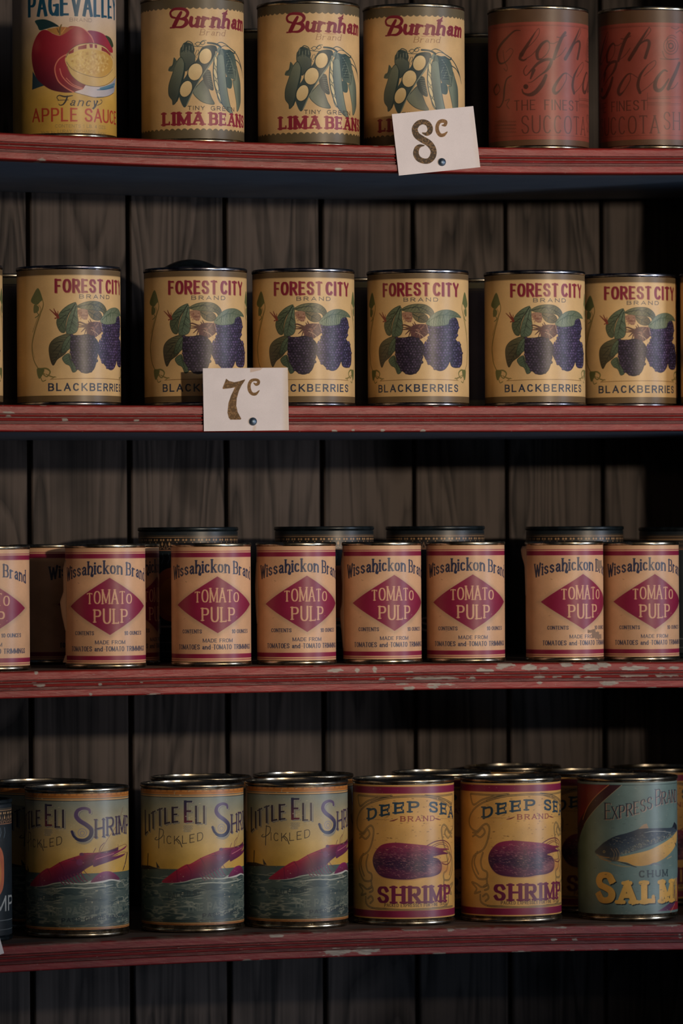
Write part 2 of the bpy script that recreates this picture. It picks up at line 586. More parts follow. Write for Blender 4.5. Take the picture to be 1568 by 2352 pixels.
def art_apple():
    s = Sheet(R2, -66, 68, 3.5, 119, (200, 172, 100))
    t = np.clip((s.V - 30) / 75, 0, 1)[:, None, None]
    s.img = s.img * 0 + np.array((196, 154, 70), np.float32) * (1 - t) + np.array((206, 182, 164), np.float32) * t
    s.ref(770, 0, 832, 1700, 690, 1775, 15.7, 0, (0, 0), 5.6)
    teal = (24, 74, 98)
    s.text('PAGE', 300, 850, (600, 205), 290, teal, tv=.33, th=.2, gap=.06)
    s.text('VALLEY', 862, 1466, (600, 205), 290, teal, tv=.33, th=.2, gap=.06)
    s.text('BRAND', 850, 1145, (850, 277), 48, (150, 128, 112), tv=.13, gap=.2)
    s.fill([(395, 280), (450, 258), (530, 256), (620, 285), (712, 342), (640, 350), (540, 378), (462, 395), (430, 340)], (38, 70, 72), col2=(22, 46, 50), g=[(400, 300), (680, 340)])
    red, dk = (150, 34, 48), (74, 22, 36)
    s.fill([(385, 930), (430, 1000), (560, 1105), (470, 1135), (385, 1168)], (44, 62, 72), smooth=False)
    s.fill([(1090, 402), (1180, 396), (1290, 430), (1370, 500), (1420, 590), (1432, 680), (1300, 640), (1150, 600), (1120, 500)], (128, 32, 66), col2=(160, 40, 58), g=[(1090, 420), (1400, 600)])
    s.fill([(1330, 455), (1400, 490), (1440, 580), (1420, 610), (1370, 520)], (48, 62, 44))
    s.fill([(735, 462), (640, 440), (560, 395), (480, 405), (410, 500), (368, 650), (376, 830), (430, 1000), (520, 1095), (640, 1165), (800, 1196), (930, 1192), (1010, 1150), (1100, 1090), (1170, 900), (1190, 650), (1165, 520), (1110, 430), (1020, 360), (930, 337), (850, 342), (790, 400)], red, col2=dk, g=[(700, 720), (560, 1180)])
    s.fill([(560, 385), (620, 368), (690, 352), (720, 345), (830, 352), (920, 345), (860, 385), (800, 430), (735, 460), (650, 440)], (176, 124, 62), col2=(150, 70, 46), g=[(700, 380), (900, 350)])
    s.line([(745, 320), (725, 380), (728, 450)], [.9, 1.6, .8], (120, 92, 50))
    s.line([(690, 370), (712, 420)], .6, (90, 50, 36)); s.line([(800, 360), (750, 430)], .8, (196, 140, 70))
    s.line([(1030, 362), (1100, 420), (1150, 480), (1180, 550)], [.5, 1.4, 1.0], (200, 128, 104), alpha=.8)
    s.ell(1010, 490, 60, 50, 30, (196, 96, 96), alpha=.35, soft=3); s.ell(425, 590, 40, 70, 0, (186, 96, 84), alpha=.35, soft=3)
    # saucer, bowl and sauce
    s.fill([(815, 705), (720, 770), (675, 890), (720, 1040), (820, 1130), (930, 1190), (1080, 1170), (1100, 1095), (950, 1010), (850, 880)], (158, 40, 50), col2=(120, 30, 44), g=[(720, 800), (950, 1150)])
    s.fill([(1095, 1098), (1200, 1118), (1330, 1110), (1430, 1065), (1485, 1005), (1478, 1120), (1465, 1190), (1380, 1240), (1230, 1258), (1080, 1225), (945, 1192), (1050, 1150)], (206, 190, 186), col2=(150, 150, 160), g=[(1100, 1150), (1470, 1100)])
    s.line([(1280, 1140), (1380, 1125), (1470, 1085)], [1.0, 3, 2], (84, 122, 142)); s.line([(1240, 1160), (1350, 1150), (1460, 1120)], [.4, 1.2, 1.2], (60, 100, 128))
    for q, w in (([(812, 708), (720, 775), (676, 890), (720, 1040), (820, 1130), (930, 1190)], 1.0), ([(742, 890), (775, 985), (860, 1075), (950, 1125), (1040, 1152)], .8), ([(830, 1010), (920, 1090), (1050, 1140)], .6)):
        s.line(q, w, (206, 118, 96))
    s.fill([(815, 735), (835, 860), (900, 975), (1020, 1068), (1150, 1110), (1290, 1112), (1400, 1070), (1470, 985), (1450, 820), (1300, 620), (1000, 640)], (202, 166, 100))
    s.fill([(818, 735), (850, 670), (950, 590), (1090, 556), (1220, 565), (1340, 615), (1420, 710), (1448, 810), (1425, 910), (1350, 975), (1240, 998), (1060, 950), (900, 860)], (208, 172, 116))
    for q in ([(975, 600), (1085, 572), (1085, 625), (975, 640)], [(1120, 566), (1165, 566), (1165, 615), (1130, 615)], [(1190, 570), (1222, 575), (1222, 620), (1195, 615)], [(855, 670), (920, 625), (915, 680), (850, 700)], [(1285, 600), (1350, 635), (1400, 690), (1410, 725), (1340, 670), (1285, 650)]):
        s.fill(q, (140, 44, 46), smooth=False)
    s.fill([(822, 745), (880, 700), (1000, 645), (1150, 632), (1290, 660), (1380, 700), (1440, 800), (1420, 905), (1350, 972), (1240, 996), (1060, 950), (900, 860)], (214, 178, 98), col2=(190, 146, 72), g=[(1000, 700), (1350, 900)])
    rr = random.Random(3)
    for i in range(260):
        x, y = 1130 + rr.uniform(-250, 250), 800 + rr.uniform(-130, 150)
        if ((x - 1130) / 270) ** 2 + ((y - 810) / 160) ** 2 < 1:
            s.ell(x, y, rr.uniform(8, 22), rr.uniform(5, 14), rr.uniform(0, 180), rr.choice([(232, 204, 146), (170, 126, 60), (222, 190, 120), (186, 140, 72)]), alpha=.45, soft=.5)
    for q, w in (([(820, 740), (860, 660), (960, 585), (1100, 556), (1230, 565), (1350, 620), (1440, 750)], .5), ([(825, 800), (900, 890), (1060, 960), (1240, 998), (1360, 975), (1440, 890)], .35), ([(840, 860), (900, 975), (1020, 1068), (1150, 1110), (1290, 1112), (1400, 1070), (1480, 985)], .4), ([(945, 1192), (1080, 1228), (1230, 1258), (1380, 1242), (1460, 1200)], .45)):
        s.line(q, w, (100, 78, 52))
    s.line([(1240, 1254), (1330, 1252)], [.4, 1.0, .4], (48, 66, 62))
    # Fancy
    ink = (52, 44, 40)
    s.line([(735, 1292), (715, 1262), (745, 1235), (820, 1250), (920, 1235)], [.5, .6, .8, 1.3, .6], ink)
    s.line([(852, 1245), (835, 1300), (800, 1350), (760, 1362), (742, 1345)], [1.2, 1.3, .8, .5], ink)
    s.line([(730, 1300), (800, 1295), (865, 1292)], .5, ink)
    s.text('ancy', 880, 1245, (1000, 1367), 112, ink, tv=.16, th=.07, slant=.35, gap=.3)
    s.line([(1245, 1300), (1232, 1370), (1200, 1410)], [.9, .7, .4], ink); s.line([(1250, 1360), (1305, 1330), (1308, 1295), (1290, 1290)], .5, ink)
    s.text('APPLE', 398, 1000, (600, 1577), 175, (170, 62, 40), tv=.2, th=.15, gap=.16)
    s.text('SAUCE', 1088, 1560, (600, 1577), 175, (170, 62, 40), tv=.2, th=.15, gap=.1)
    s.text('CONTENTS 1 LB. 4 OZS.', 705, 1375, (800, 1650), 42, (132, 112, 66), tv=.12, gap=.18)
    s.text('Made by', 520, 705, (800, 1722), 34, (132, 112, 66), tv=.13, gap=.2)
    s.text('LURAY ORCHARDS,', 740, 1245, (800, 1722), 44, (132, 112, 66), tv=.12, gap=.18)
    s.text('Luray', 1275, 1370, (800, 1722), 34, (132, 112, 66), tv=.13, gap=.2)
    s.age(1, .08)
    return s


def pod(s, pts, c1=(120, 130, 110), c2=(72, 86, 78), g=None, ol=(38, 62, 64), w=.5):
    s.fill(pts, c1, col2=c2, g=g or [pts[0], pts[len(pts) // 2]])
    s.line(pts, w, ol, closed=True)


def art_lima():
    s = Sheet(R2, -66, 70, 3.5, 119.5, (208, 172, 122))
    band = (98, 86, 64)
    s.scallop(112.4, 5.3, 1.3, band, True)
    s.scallop(10.2, 5.3, 1.5, band, False)
    can3 = (726, 300, 736, 1700, 664, 1900, 15.2, 0, (820, 0), 5.6)
    can1 = (772, 300, 800, 1700, 678, 1838, 15.4, 0, (300, 0), 5.6, -8.4)
    s.ref(*can3)
    mar = (126, 34, 48)
    s.line([(420, 335), (375, 320), (362, 270), (400, 228), (470, 218), (540, 228), (572, 270), (545, 322), (480, 345)], [1.6, 2.0, 1.8, 2.2, 2.6, 2.8, 2.4, 1.0], mar)
    s.line([(490, 262), (450, 340), (405, 440)], [2.2, 3.4, 3.6], mar)
    s.line([(470, 345), (545, 352), (555, 400), (505, 445), (430, 452), (362, 462)], [1.4, 3.2, 3.4, 2.2, 1.4, 1.2], mar)
    s.text('urnham', 572, 1345, (700, 443), 192, mar, tv=.3, th=.16, serif=.2, slant=.2, gap=.1)
    s.line([(1052, 300), (1075, 262), (1102, 216)], [3.0, 2.4, .4], mar)
    s.text('Brand', 722, 1062, (900, 545), 76, (150, 108, 72), tv=.12, th=.06, serif=.5, slant=.25, gap=.22)
    s.line([(830, 466), (1000, 468)], .35, (170, 96, 80))
    dk = (40, 66, 68)
    # pods
    pod(s, [(500, 700), (480, 790), (500, 890), (545, 1000), (590, 960), (660, 880), (655, 790), (610, 720)], (112, 120, 100), (66, 80, 74))
    pod(s, [(490, 830), (430, 905), (388, 1040), (345, 1190), (345, 1310), (385, 1375), (395, 1432), (440, 1385), (478, 1280), (505, 1150), (535, 1010), (530, 900)], (116, 124, 100), (70, 84, 78), [(500, 900), (370, 1300)])
    s.line([(535, 905), (530, 1010), (500, 1150), (470, 1290), (440, 1385)], [.8, 1.6, 1.8, 1.0], dk)
    s.fill([(405, 838), (440, 885), (415, 950), (400, 1008), (340, 1005), (352, 955), (385, 930)], (84, 100, 88)); s.line([(405, 838), (400, 920), (345, 1000)], .4, dk)
    s.fill([(500, 690), (540, 640), (620, 655), (660, 720), (640, 780), (580, 740), (530, 745), (490, 770)], (62, 80, 76))
    for i in range(8):
        s.line([(520 + i * 18, 670 + (i % 3) * 14), (512 + i * 20, 735 + (i % 2) * 25)], .45, dk if i % 2 else (136, 142, 118))
    pod(s, [(642, 1270), (700, 1180), (785, 1105), (830, 1200), (880, 1330), (918, 1412), (800, 1402), (710, 1355)], (122, 130, 108), (80, 94, 84), [(760, 1300), (870, 1250)])
    s.fill([(790, 985), (860, 990), (882, 1080), (908, 1235), (820, 1200), (765, 1080)], (48, 66, 66))
    for i in range(7):
        s.line([(800 + i * 8, 1010 + i * 25), (868 + i * 5, 1000 + i * 33)], .4, (110, 120, 104))
    # right dark leaf and pods
    s.fill([(1010, 715), (1080, 722), (1145, 725), (1210, 800), (1235, 900), (1258, 1010), (1225, 1100), (1160, 1085), (1095, 1060), (1065, 950), (1050, 850)], (44, 80, 80), col2=(92, 108, 92), g=[(1060, 850), (1240, 1000)])
    for q in ([(1090, 760), (1150, 850), (1190, 960), (1215, 1080)], [(1120, 850), (1085, 930)], [(1160, 900), (1115, 1000)], [(1180, 960), (1240, 990)]):
        s.line(q, .5, (128, 138, 118))
    for i in range(9):
        s.line([(1075 + i * 4, 760 + i * 32), (1125 + i * 7, 745 + i * 34)], .55, (28, 54, 58))
    s.fill([(1085, 1065), (1165, 1100), (1160, 1205), (1090, 1190)], (60, 90, 84))
    pod(s, [(1215, 1100), (1180, 1110), (1205, 1230), (1235, 1380), (1250, 1500), (1300, 1400), (1305, 1280), (1298, 1130), (1262, 1000), (1235, 930)], (116, 130, 106), (66, 88, 80), [(1230, 1200), (1300, 1200)])
    s.fill([(925, 770), (915, 900), (905, 1050), (930, 1200), (985, 1340), (1050, 1440), (1100, 1440), (1010, 1200), (965, 1000), (960, 800)], (186, 170, 126))
    for (x, y) in ((938, 870), (932, 1025), (950, 1180), (988, 1330)):
        s.ell(x, y, 22, 72, -8 if y < 1000 else -18, (216, 196, 148)); s.ell(x, y, 22, 72, -8 if y < 1000 else -18, dk, w=.45)
    s.line([(925, 780), (910, 900), (905, 1050), (930, 1200), (985, 1350), (1060, 1450)], [.5, 1.0, .9, .9, .6], dk)
    pod(s, [(965, 800), (1005, 770), (1045, 790), (1062, 900), (1080, 1080), (1100, 1240), (1140, 1420), (1180, 1530), (1110, 1500), (1030, 1410), (995, 1280), (968, 1100), (955, 950)], (122, 138, 120), (88, 106, 98), [(1060, 1100), (970, 1120)])
    s.fill([(985, 790), (960, 720), (990, 690), (1035, 730), (1050, 800), (1010, 780)], (96, 114, 100)); s.line([(985, 790), (1000, 720)], .6, dk)
    # open pod with three beans
    s.fill([(770, 690), (880, 668), (938, 715), (905, 830), (860, 905), (770, 1045), (640, 1270), (560, 1440), (515, 1448), (465, 1310), (480, 1180), (560, 1050), (600, 945), (690, 855), (720, 760)], (52, 74, 76), col2=(44, 66, 70), g=[(600, 1000), (860, 900)])
    for cx, cy, rx, ry in ((800, 808, 80, 100), (670, 1010, 88, 110), (553, 1228, 70, 106)):
        s.ell(cx, cy, rx + 10, ry + 10, 22, (34, 54, 58)); s.ell(cx, cy, rx, ry, 22, (222, 196, 146), col2=(204, 172, 120), g=[(cx - 60, cy - 80), (cx + 60, cy + 80)])
    s.line([(1000, 680), (945, 770), (870, 900), (765, 1045), (650, 1240), (560, 1430)], [1.4, 1.2, 1.3, 1.0, .8, .6], (122, 132, 112)); s.line([(930, 760), (855, 890), (755, 1040), (640, 1230)], .5, (30, 52, 56))
    # tendrils
    for q, w in (([(830, 640), (900, 645), (960, 660), (1010, 690)], 1.6), ([(960, 645), (1010, 628), (1080, 655), (1140, 700), (1210, 750), (1270, 830), (1320, 950), (1350, 1080)], [.5, .7, .6, .9, .9, 1.3, .4]), ([(1000, 700), (1060, 670), (1130, 690)], .5),
                 ([(1130, 730), (1200, 765), (1215, 745)], 1.1), ([(1215, 842), (1280, 890), (1330, 985)], .9), ([(660, 660), (700, 632), (735, 650), (700, 680), (670, 660)], .45), ([(730, 650), (770, 618), (795, 640), (760, 665), (735, 640), (770, 612), (810, 610)], .45), ([(540, 660), (570, 625), (620, 640), (640, 670)], .7), ([(530, 660), (600, 670), (680, 688), (800, 690)], .5),
                 ([(690, 735), (668, 790), (680, 830)], .4), ([(705, 730), (715, 760), (690, 800)], .4), ([(870, 680), (930, 690), (945, 730)], 2.0)):
        s.line(q, w, dk)
    s.ref(*can1)
    s.text('TINY', 728, 950, (800, 1425), 56, (56, 50, 46), tv=.15, gap=.3)
    s.text('GREEN', 1030, 1337, (800, 1425), 56, (56, 50, 46), tv=.15, gap=.3)
    s.text('LIMA', 398, 952, (600, 1617), 158, (138, 36, 54), tv=.32, th=.16, serif=.22, gap=.1)
    s.text('BEANS', 1010, 1477, (600, 1617), 158, (138, 36, 54), tv=.32, th=.16, serif=.22, gap=.1)
    g = np.clip((s.img[..., 1:2] - s.img[..., 0:1]) / 6 + 1, 0, 1) * .45
    s.img = s.img * (1 - g) + (s.img.mean(-1, keepdims=True) * np.array((.98, 1.0, .9), np.float32)) * g
    s.age(2, .08)
    return s


def art_succ():
    s = Sheet(R2, -66, 118, 3.5, 119.5, (146, 70, 56))
    s.band(108.5, 119.5, (92, 66, 46)); s.band(3.5, 8.2, (100, 70, 50))
    A = (756, 300, 768, 1850, 658, 1912, 15.2, 0, (1100, 0), 5.6)
    B = (1131, 300, 1131, 1850, 668, 1912, 15.2, 0, (1288, 0), 5.6, 54.6)
    s.ref(*A)
    dk = (76, 42, 32)
    s.band(105.0, 105.4, dk, .6); s.band(106.0, 106.3, dk, .4); s.band(11.6, 11.9, dk, .6)
    L = lambda q, w, a=.9: s.line(q, [.85 * z for z in w] if hasattr(w, '__len__') else w, dk, alpha=a, soft=.3)
    # Cloth
    L([(525, 378), (450, 385), (350, 475), (255, 590), (222, 690), (255, 800), (330, 790), (400, 710), (432, 640), (395, 612), (340, 660)], [.6, 1.6, 2.6, 3.2, 2.6, 1.6, .8, .5, .5, .4])
    L([(300, 640), (320, 780), (355, 850), (345, 905), (310, 870)], .5)
    L([(720, 400), (620, 560), (540, 690)], [.8, 3.0, 4.4]); L([(540, 690), (520, 740), (560, 765), (600, 750)], [4.0, 2.4, 1.2]); L([(720, 400), (765, 350), (768, 420), (700, 520), (600, 620)], .5); L([(600, 745), (680, 690), (750, 610)], .5)
    L([(905, 540), (870, 512), (800, 560), (745, 660), (755, 745), (800, 745)], [1.2, 2.0, 3.0, 3.4, 2.6, 1.0]); L([(800, 745), (870, 680), (905, 600), (905, 545), (960, 545), (1010, 520)], .6)
    L([(1110, 405), (1060, 480), (1010, 600), (960, 745)], [2.8, 3.6, 3.8, 3.0]); L([(1000, 462), (1060, 470), (1125, 440)], .7); L([(960, 745), (1050, 690), (1120, 600)], .5)
    L([(1300, 350), (1250, 470), (1180, 620), (1110, 745)], [.6, 2.4, 3.8, 3.6]); L([(1300, 350), (1310, 400), (1260, 500)], .5); L([(1170, 640), (1240, 540), (1290, 520), (1300, 580), (1270, 745)], [.6, 1.6, 2.6, 3.2, 3.0])
    # of Gold
    L([(220, 1080), (180, 1150), (210, 1215), (260, 1150), (240, 1080)], [2, 2.4, 1.2, .8, 1.4]); L([(410, 965), (350, 1010), (320, 1120), (305, 1280), (260, 1370), (215, 1370)], [1.0, 1.8, 2.2, 1.6, .7]); L([(330, 1290), (385, 1270), (350, 1340), (380, 1390)], .6)
    L([(610, 830), (570, 900), (600, 960), (680, 880), (760, 800), (850, 755), (930, 765), (880, 880), (780, 960), (680, 1040), (630, 1050)], [.6, 1.0, .8, 2.4, 3.0, 2.8, 3.4, 1.2, .7, .5])
    L([(700, 890), (660, 1000)], [3.6, 1.4]); L([(860, 960), (810, 1070), (730, 1170), (650, 1210), (570, 1190), (550, 1140)], [3.0, 4.4, 4.2, 2.0, 1.0]); s.ell(598, 1105, 32, 32, 0, dk)
    L([(1130, 930), (1080, 945), (1000, 1050), (960, 1140), (985, 1190), (1050, 1140), (1120, 1020), (1130, 935), (1200, 990)], [1.0, 1.6, 3.0, 3.8, 3.0, .8, .7, .7, .6])
    L([(1290, 840), (1230, 960), (1205, 1090), (1225, 1190)], [.8, 2.6, 3.2, 3.0]); L([(1290, 840), (1340, 790), (1340, 860), (1260, 980)], .5); L([(1225, 1190), (1290, 1130), (1340, 1050)], .5)
    s.text('THE', 445, 725, (800, 1405), 132, dk, tv=.15, th=.1, gap=.22, alpha=.8)
    s.text('FINEST', 838, 1290, (800, 1405), 132, dk, tv=.16, th=.1, gap=.2, alpha=.8)
    s.line([(1290, 1280), (1420, 1300)], .4, dk, alpha=.6); s.line([(1290, 1330), (1420, 1350)], .4, dk, alpha=.6)
    ks = s.m(540, 1710)[0]
    s.text('SUCCOTA', 540, 1372, (800, 1710), 235, dk, tv=.13, th=.09, gap=.22, serif=.4, alpha=.7)
    for i in range(4):
        y = 1565 + i * 45
        for j in range(11):
            s.line([(190 + j * 26, y), (190 + j * 26 + 12, y - 12), (190 + j * 26 + 20, y)], .5, dk, alpha=.5)
    s.line([(170, 1625), (470, 1600)], .4, dk, alpha=.6)
    s.ref(*B)
    L([(1380, 900), (1330, 890), (1250, 980), (1215, 1080), (1240, 1145), (1310, 1130), (1400, 1000)], [1.2, 2.2, 3.6, 4.2, 3.4, 1.2]); L([(1540, 795), (1490, 920), (1440, 1020), (1390, 1130)], [3.0, 3.8, 4.0, 3.4]); L([(1390, 1130), (1460, 1120), (1520, 1050)], .6)
    s.text('SH', 1325, 1545, (1300, 1660), 232, dk, tv=.13, th=.09, gap=.25, serif=.4, alpha=.7)
    for r in (30, 62, 95):
        s.ell(1430, 570, r, r * 1.15, 0, dk, w=1.2 if r < 60 else .6, alpha=.8)
    for q in ([(1400, 560), (1380, 470), (1440, 430), (1500, 460)], [(1440, 330), (1500, 350), (1540, 330)], [(1320, 640), (1350, 720), (1430, 745), (1530, 735)], [(1500, 400), (1560, 370), (1600, 420)], [(1290, 735), (1400, 745), (1540, 740)]):
        L(q, .7, .7)
    for y in (1240, 1330):
        s.line([(1120, y), (1560, y - 6)], .4, dk, alpha=.6); s.line([(1120, y + 18), (1560, y + 12)], .3, dk, alpha=.5)
    s.line([(1115, 1180), (1115, 1400)], .4, dk, alpha=.6)
    s.age(3, .12)
    return s


def berry(s, pts, base, hi, seed):
    s.fill(pts, base)
    P = pts
    xs = [p[0] for p in P]; ys = [p[1] for p in P]
    rr = random.Random(seed)

    def inside(x, y):
        c = False
        for i in range(len(P)):
            (x1, y1), (x2, y2) = P[i], P[(i + 1) % len(P)]
            if (y1 > y) != (y2 > y) and x < (x2 - x1) * (y - y1) / (y2 - y1) + x1:
                c = not c
        return c
    y = min(ys)
    row = 0
    while y < max(ys):
        x = min(xs) + (row % 2) * 19
        while x < max(xs):
            X, Y = x + rr.uniform(-6, 6), y + rr.uniform(-6, 6)
            if inside(X, Y):
                b = np.array(base) * rr.uniform(.75, 1.25)
                s.ell(X, Y, 21, 20, 0, tuple(b * .55)); s.ell(X - 1, Y - 2, 17, 16, 0, tuple(b + np.array((14, 10, 18))), soft=.3)
                if rr.random() < .7:
                    s.ell(X - 5, Y - 7, 8, 6, -25, hi, alpha=rr.uniform(.3, .85), soft=.3)
            x += 38
        y += 33
        row += 1


def leaf(s, pts, c1, c2, veins, vc):
    s.fill(pts, c1, col2=c2, g=[pts[0], pts[len(pts) // 2]])
    k = sum(ord(c) for c in str(pts[0]))
    rr = random.Random(k)
    (ax, ay), (bx, by) = veins[0][0], veins[0][-1]
    n = len(pts)
    lite = tuple(min(255, c * 1.28) for c in c1)
    for i in range(n * 5):
        t = i / (n * 5) * n
        j = int(t)
        ex = pts[j % n][0] + (pts[(j + 1) % n][0] - pts[j % n][0]) * (t - j)
        ey = pts[j % n][1] + (pts[(j + 1) % n][1] - pts[j % n][1]) * (t - j)
        u = max(.04, min(.96, ((ex - ax) * (bx - ax) + (ey - ay) * (by - ay)) / ((bx - ax) ** 2 + (by - ay) ** 2 + 1) - .12))
        vx, vy = ax + (bx - ax) * u, ay + (by - ay) * u
        f = rr.uniform(.72, .97)
        s.line([(vx, vy), (vx + (ex - vx) * f, vy + (ey - vy) * f)], [.25, rr.uniform(.4, .9), .2], vc if i % 2 else lite, alpha=rr.uniform(.3, .7))
    s.line(pts, .45, vc, closed=True, alpha=.8)
    for q in veins:
        s.line(q, [.8, .35], vc, alpha=.85)


def art_black():
    s = Sheet(R2, -68, 68, 3.6, 112.4, (210, 174, 122))
    s.band(107.9, 112.4, (104, 84, 58)); s.band(3.6, 8.6, (104, 84, 58)); s.band(107.3, 107.6, (150, 118, 80), .7)
    s.ref(757, 300, 788, 1750, 657, 1882, 15.2, 0, (820, 600), 5.6)
    mar = (130, 34, 52)
    for off, c in (((.45, -.55), (170, 120, 80)), ((0, 0), mar)):
        s.text('FOREST', 308, 915, (760, 463), 168, c, tv=.33, th=.2, gap=.1, off=off)
        s.text('CITY', 952, 1290, (760, 463), 168, c, tv=.33, th=.2, gap=.1, off=off)
    s.text('BRAND', 578, 1022, (760, 538), 51, (54, 52, 60), tv=.16, th=.13, gap=.42, wide=1.3)
    s.text('BLACKBERRIES', 272, 1300, (800, 1696), 98, (38, 48, 70), tv=.2, th=.16, gap=.27)
    vine = (128, 112, 66)
    # border vines, left then mirrored
    for side in (0, 1):
        s.mir = None if side == 0 else s.m(785, 1000)[0] * 1.0
        if side:
            s.mir = 1.2
        s.line([(200, 540), (214, 640), (188, 780), (160, 960), (148, 1150), (160, 1320), (195, 1440), (240, 1500)], [.5, .9, .9, 1.0, 1.1, 1.0, .8, .8], vine)
        s.line([(180, 640), (196, 700), (172, 820), (148, 980)], .5, vine); s.line([(166, 1300), (150, 1150), (165, 960), (196, 760)], .4, (150, 130, 80))
        s.fill([(172, 430), (205, 560), (190, 600), (165, 640), (132, 600), (142, 520)], (96, 104, 66)); s.fill([(150, 640), (180, 660), (178, 720), (150, 740)], (104, 108, 70))
        s.line([(150, 700), (180, 760), (160, 800)], .8, (104, 108, 70))
        s.line([(195, 1440), (250, 1430), (285, 1470), (260, 1530), (225, 1500)], [1.2, 1.4, 1.0, .8], (118, 112, 64))
        s.fill([(185, 1430), (235, 1440), (220, 1520), (200, 1560), (185, 1500)], (100, 104, 62)); s.line([(210, 1540), (225, 1590), (250, 1575)], .7, (110, 106, 62)); s.line([(250, 1500), (300, 1530), (345, 1535)], [.6, 1.2, .3], vine)
        s.line([(290, 1565), (330, 1530)], [.3, .9], vine)
    s.mir = None
    s.line([(290, 1562), (500, 1548), (790, 1538), (1000, 1537), (1285, 1548)], .5, (136, 104, 62))
    gd = (44, 50, 40)
    # leaves
    leaf(s, [(480, 985), (390, 1010), (310, 1065), (272, 1150), (278, 1280), (310, 1388), (350, 1312), (425, 1240), (470, 1150), (492, 1050)], (92, 92, 66), (58, 50, 38), [[(480, 1000), (320, 1330)], [(400, 1080), (300, 1120)], [(430, 1090), (380, 1230)], [(370, 1130), (300, 1230)]], (40, 40, 32))
    leaf(s, [(400, 1290), (470, 1235), (505, 1330), (565, 1430), (518, 1468), (480, 1390), (430, 1360)], (84, 98, 76), (70, 84, 66), [[(470, 1260), (520, 1440)]], gd)
    leaf(s, [(505, 1000), (440, 1040), (400, 1130), (395, 1230), (470, 1180), (510, 1090)], (92, 106, 82), (64, 74, 56), [[(490, 1030), (410, 1200)]], gd)
    leaf(s, [(540, 600), (470, 620), (400, 680), (352, 760), (335, 860), (370, 960), (420, 970), (430, 860), (460, 740)], (96, 108, 84), (76, 84, 62), [[(530, 610), (360, 920)], [(470, 680), (380, 730)], [(430, 750), (350, 820)]], gd)
    leaf(s, [(545, 610), (480, 720), (440, 860), (440, 985), (540, 972), (575, 880), (560, 760)], (102, 116, 92), (84, 98, 78), [[(540, 640), (470, 950)], [(520, 760), (560, 800)], [(490, 840), (550, 890)]], gd)
    leaf(s, [(555, 640), (640, 590), (750, 570), (860, 580), (940, 630), (972, 690), (930, 735), (900, 700), (800, 680), (690, 680), (600, 665)], (110, 110, 80), (86, 82, 56), [[(570, 645), (760, 610), (950, 690)], [(700, 620), (760, 580)], [(800, 615), (850, 590)], [(760, 615), (800, 670)], [(860, 640), (900, 690)]], gd)
    leaf(s, [(690, 690), (790, 680), (870, 710), (900, 765), (860, 805), (790, 805), (730, 770)], (116, 102, 70), (84, 74, 50), [[(700, 700), (870, 790)], [(780, 735), (840, 715)], [(780, 740), (770, 795)]], gd)
    # calyx and stems
    s.fill([(560, 690), (640, 670), (690, 700), (690, 780), (640, 805), (590, 760)], (150, 112, 88))
    rr = random.Random(5)
    for i in range(40):
        x, y = rr.uniform(570, 690), rr.uniform(680, 800)
        s.ell(x, y, rr.uniform(5, 14), rr.uniform(4, 10), rr.uniform(0, 180), rr.choice([(176, 132, 106), (112, 70, 54), (136, 86, 66)]), alpha=.7)
    for q in ([(720, 890), (570, 870)], [(720, 890), (600, 840), (560, 850)], [(700, 870), (610, 960)], [(700, 890), (560, 900)], [(690, 880), (650, 990)], [(730, 870), (700, 820)], [(760, 880), (720, 800)]):
        s.line(q, [1.8, .6], (92, 62, 50))
    s.fill([(690, 860), (760, 830), (860, 830), (930, 860), (900, 950), (820, 1010), (730, 1040), (680, 980)], (92, 58, 54))
    berry(s, [(1185, 735), (1260, 750), (1295, 850), (1275, 960), (1250, 1010), (1320, 1100), (1345, 1200), (1342, 1340), (1290, 1388), (1200, 1360), (1185, 1200), (1165, 1000), (1100, 900), (1130, 800)], (40, 36, 60), (120, 114, 146), 1)
    berry(s, [(890, 850), (1000, 850), (1100, 835), (1180, 900), (1205, 1000), (1212, 1150), (1190, 1290), (1150, 1380), (1090, 1425), (1020, 1420), (930, 1350), (862, 1260), (825, 1150), (862, 1060), (920, 980)], (50, 40, 66), (136, 116, 146), 2)
    berry(s, [(500, 1012), (600, 1000), (700, 985), (800, 1030), (850, 1100), (842, 1200), (822, 1330), (782, 1430), (700, 1478), (620, 1465), (550, 1400), (500, 1300), (480, 1180), (482, 1080)], (38, 30, 42), (112, 98, 114), 3)
    for i in range(26):
        a = rr.uniform(-60, 230)
        x, y = 780 + rr.uniform(-30, 30), 900 + rr.uniform(-20, 20)
        L = rr.uniform(60, 130)
        s.line([(x, y), (x + L * math.cos(math.radians(a)), y + .9 * L * math.sin(math.radians(a)))], [.8, .3], rr.choice([(150, 108, 90), (70, 44, 44), (120, 80, 70)]), alpha=.8)
    s.line([(740, 930), (820, 970), (890, 1060)], .5, (180, 150, 120)); s.line([(880, 840), (905, 930)], .5, (180, 140, 120))
    leaf(s, [(880, 800), (960, 705), (1050, 655), (1160, 645), (1260, 680), (1322, 745), (1250, 735), (1180, 765), (1150, 830), (1050, 850), (960, 855), (890, 835)], (118, 126, 102), (92, 102, 82), [[(900, 800), (1060, 710), (1300, 735)], [(980, 755), (960, 840)], [(1040, 725), (1040, 840)], [(1090, 705), (1110, 830)], [(1000, 745), (1080, 670)], [(1120, 700), (1190, 660)]], (70, 86, 64))
    for i in range(9):
        s.line([(930 + i * 28, 770 - i * 3), (925 + i * 29, 850 - i * 3)], .4, (160, 170, 140), alpha=.6)
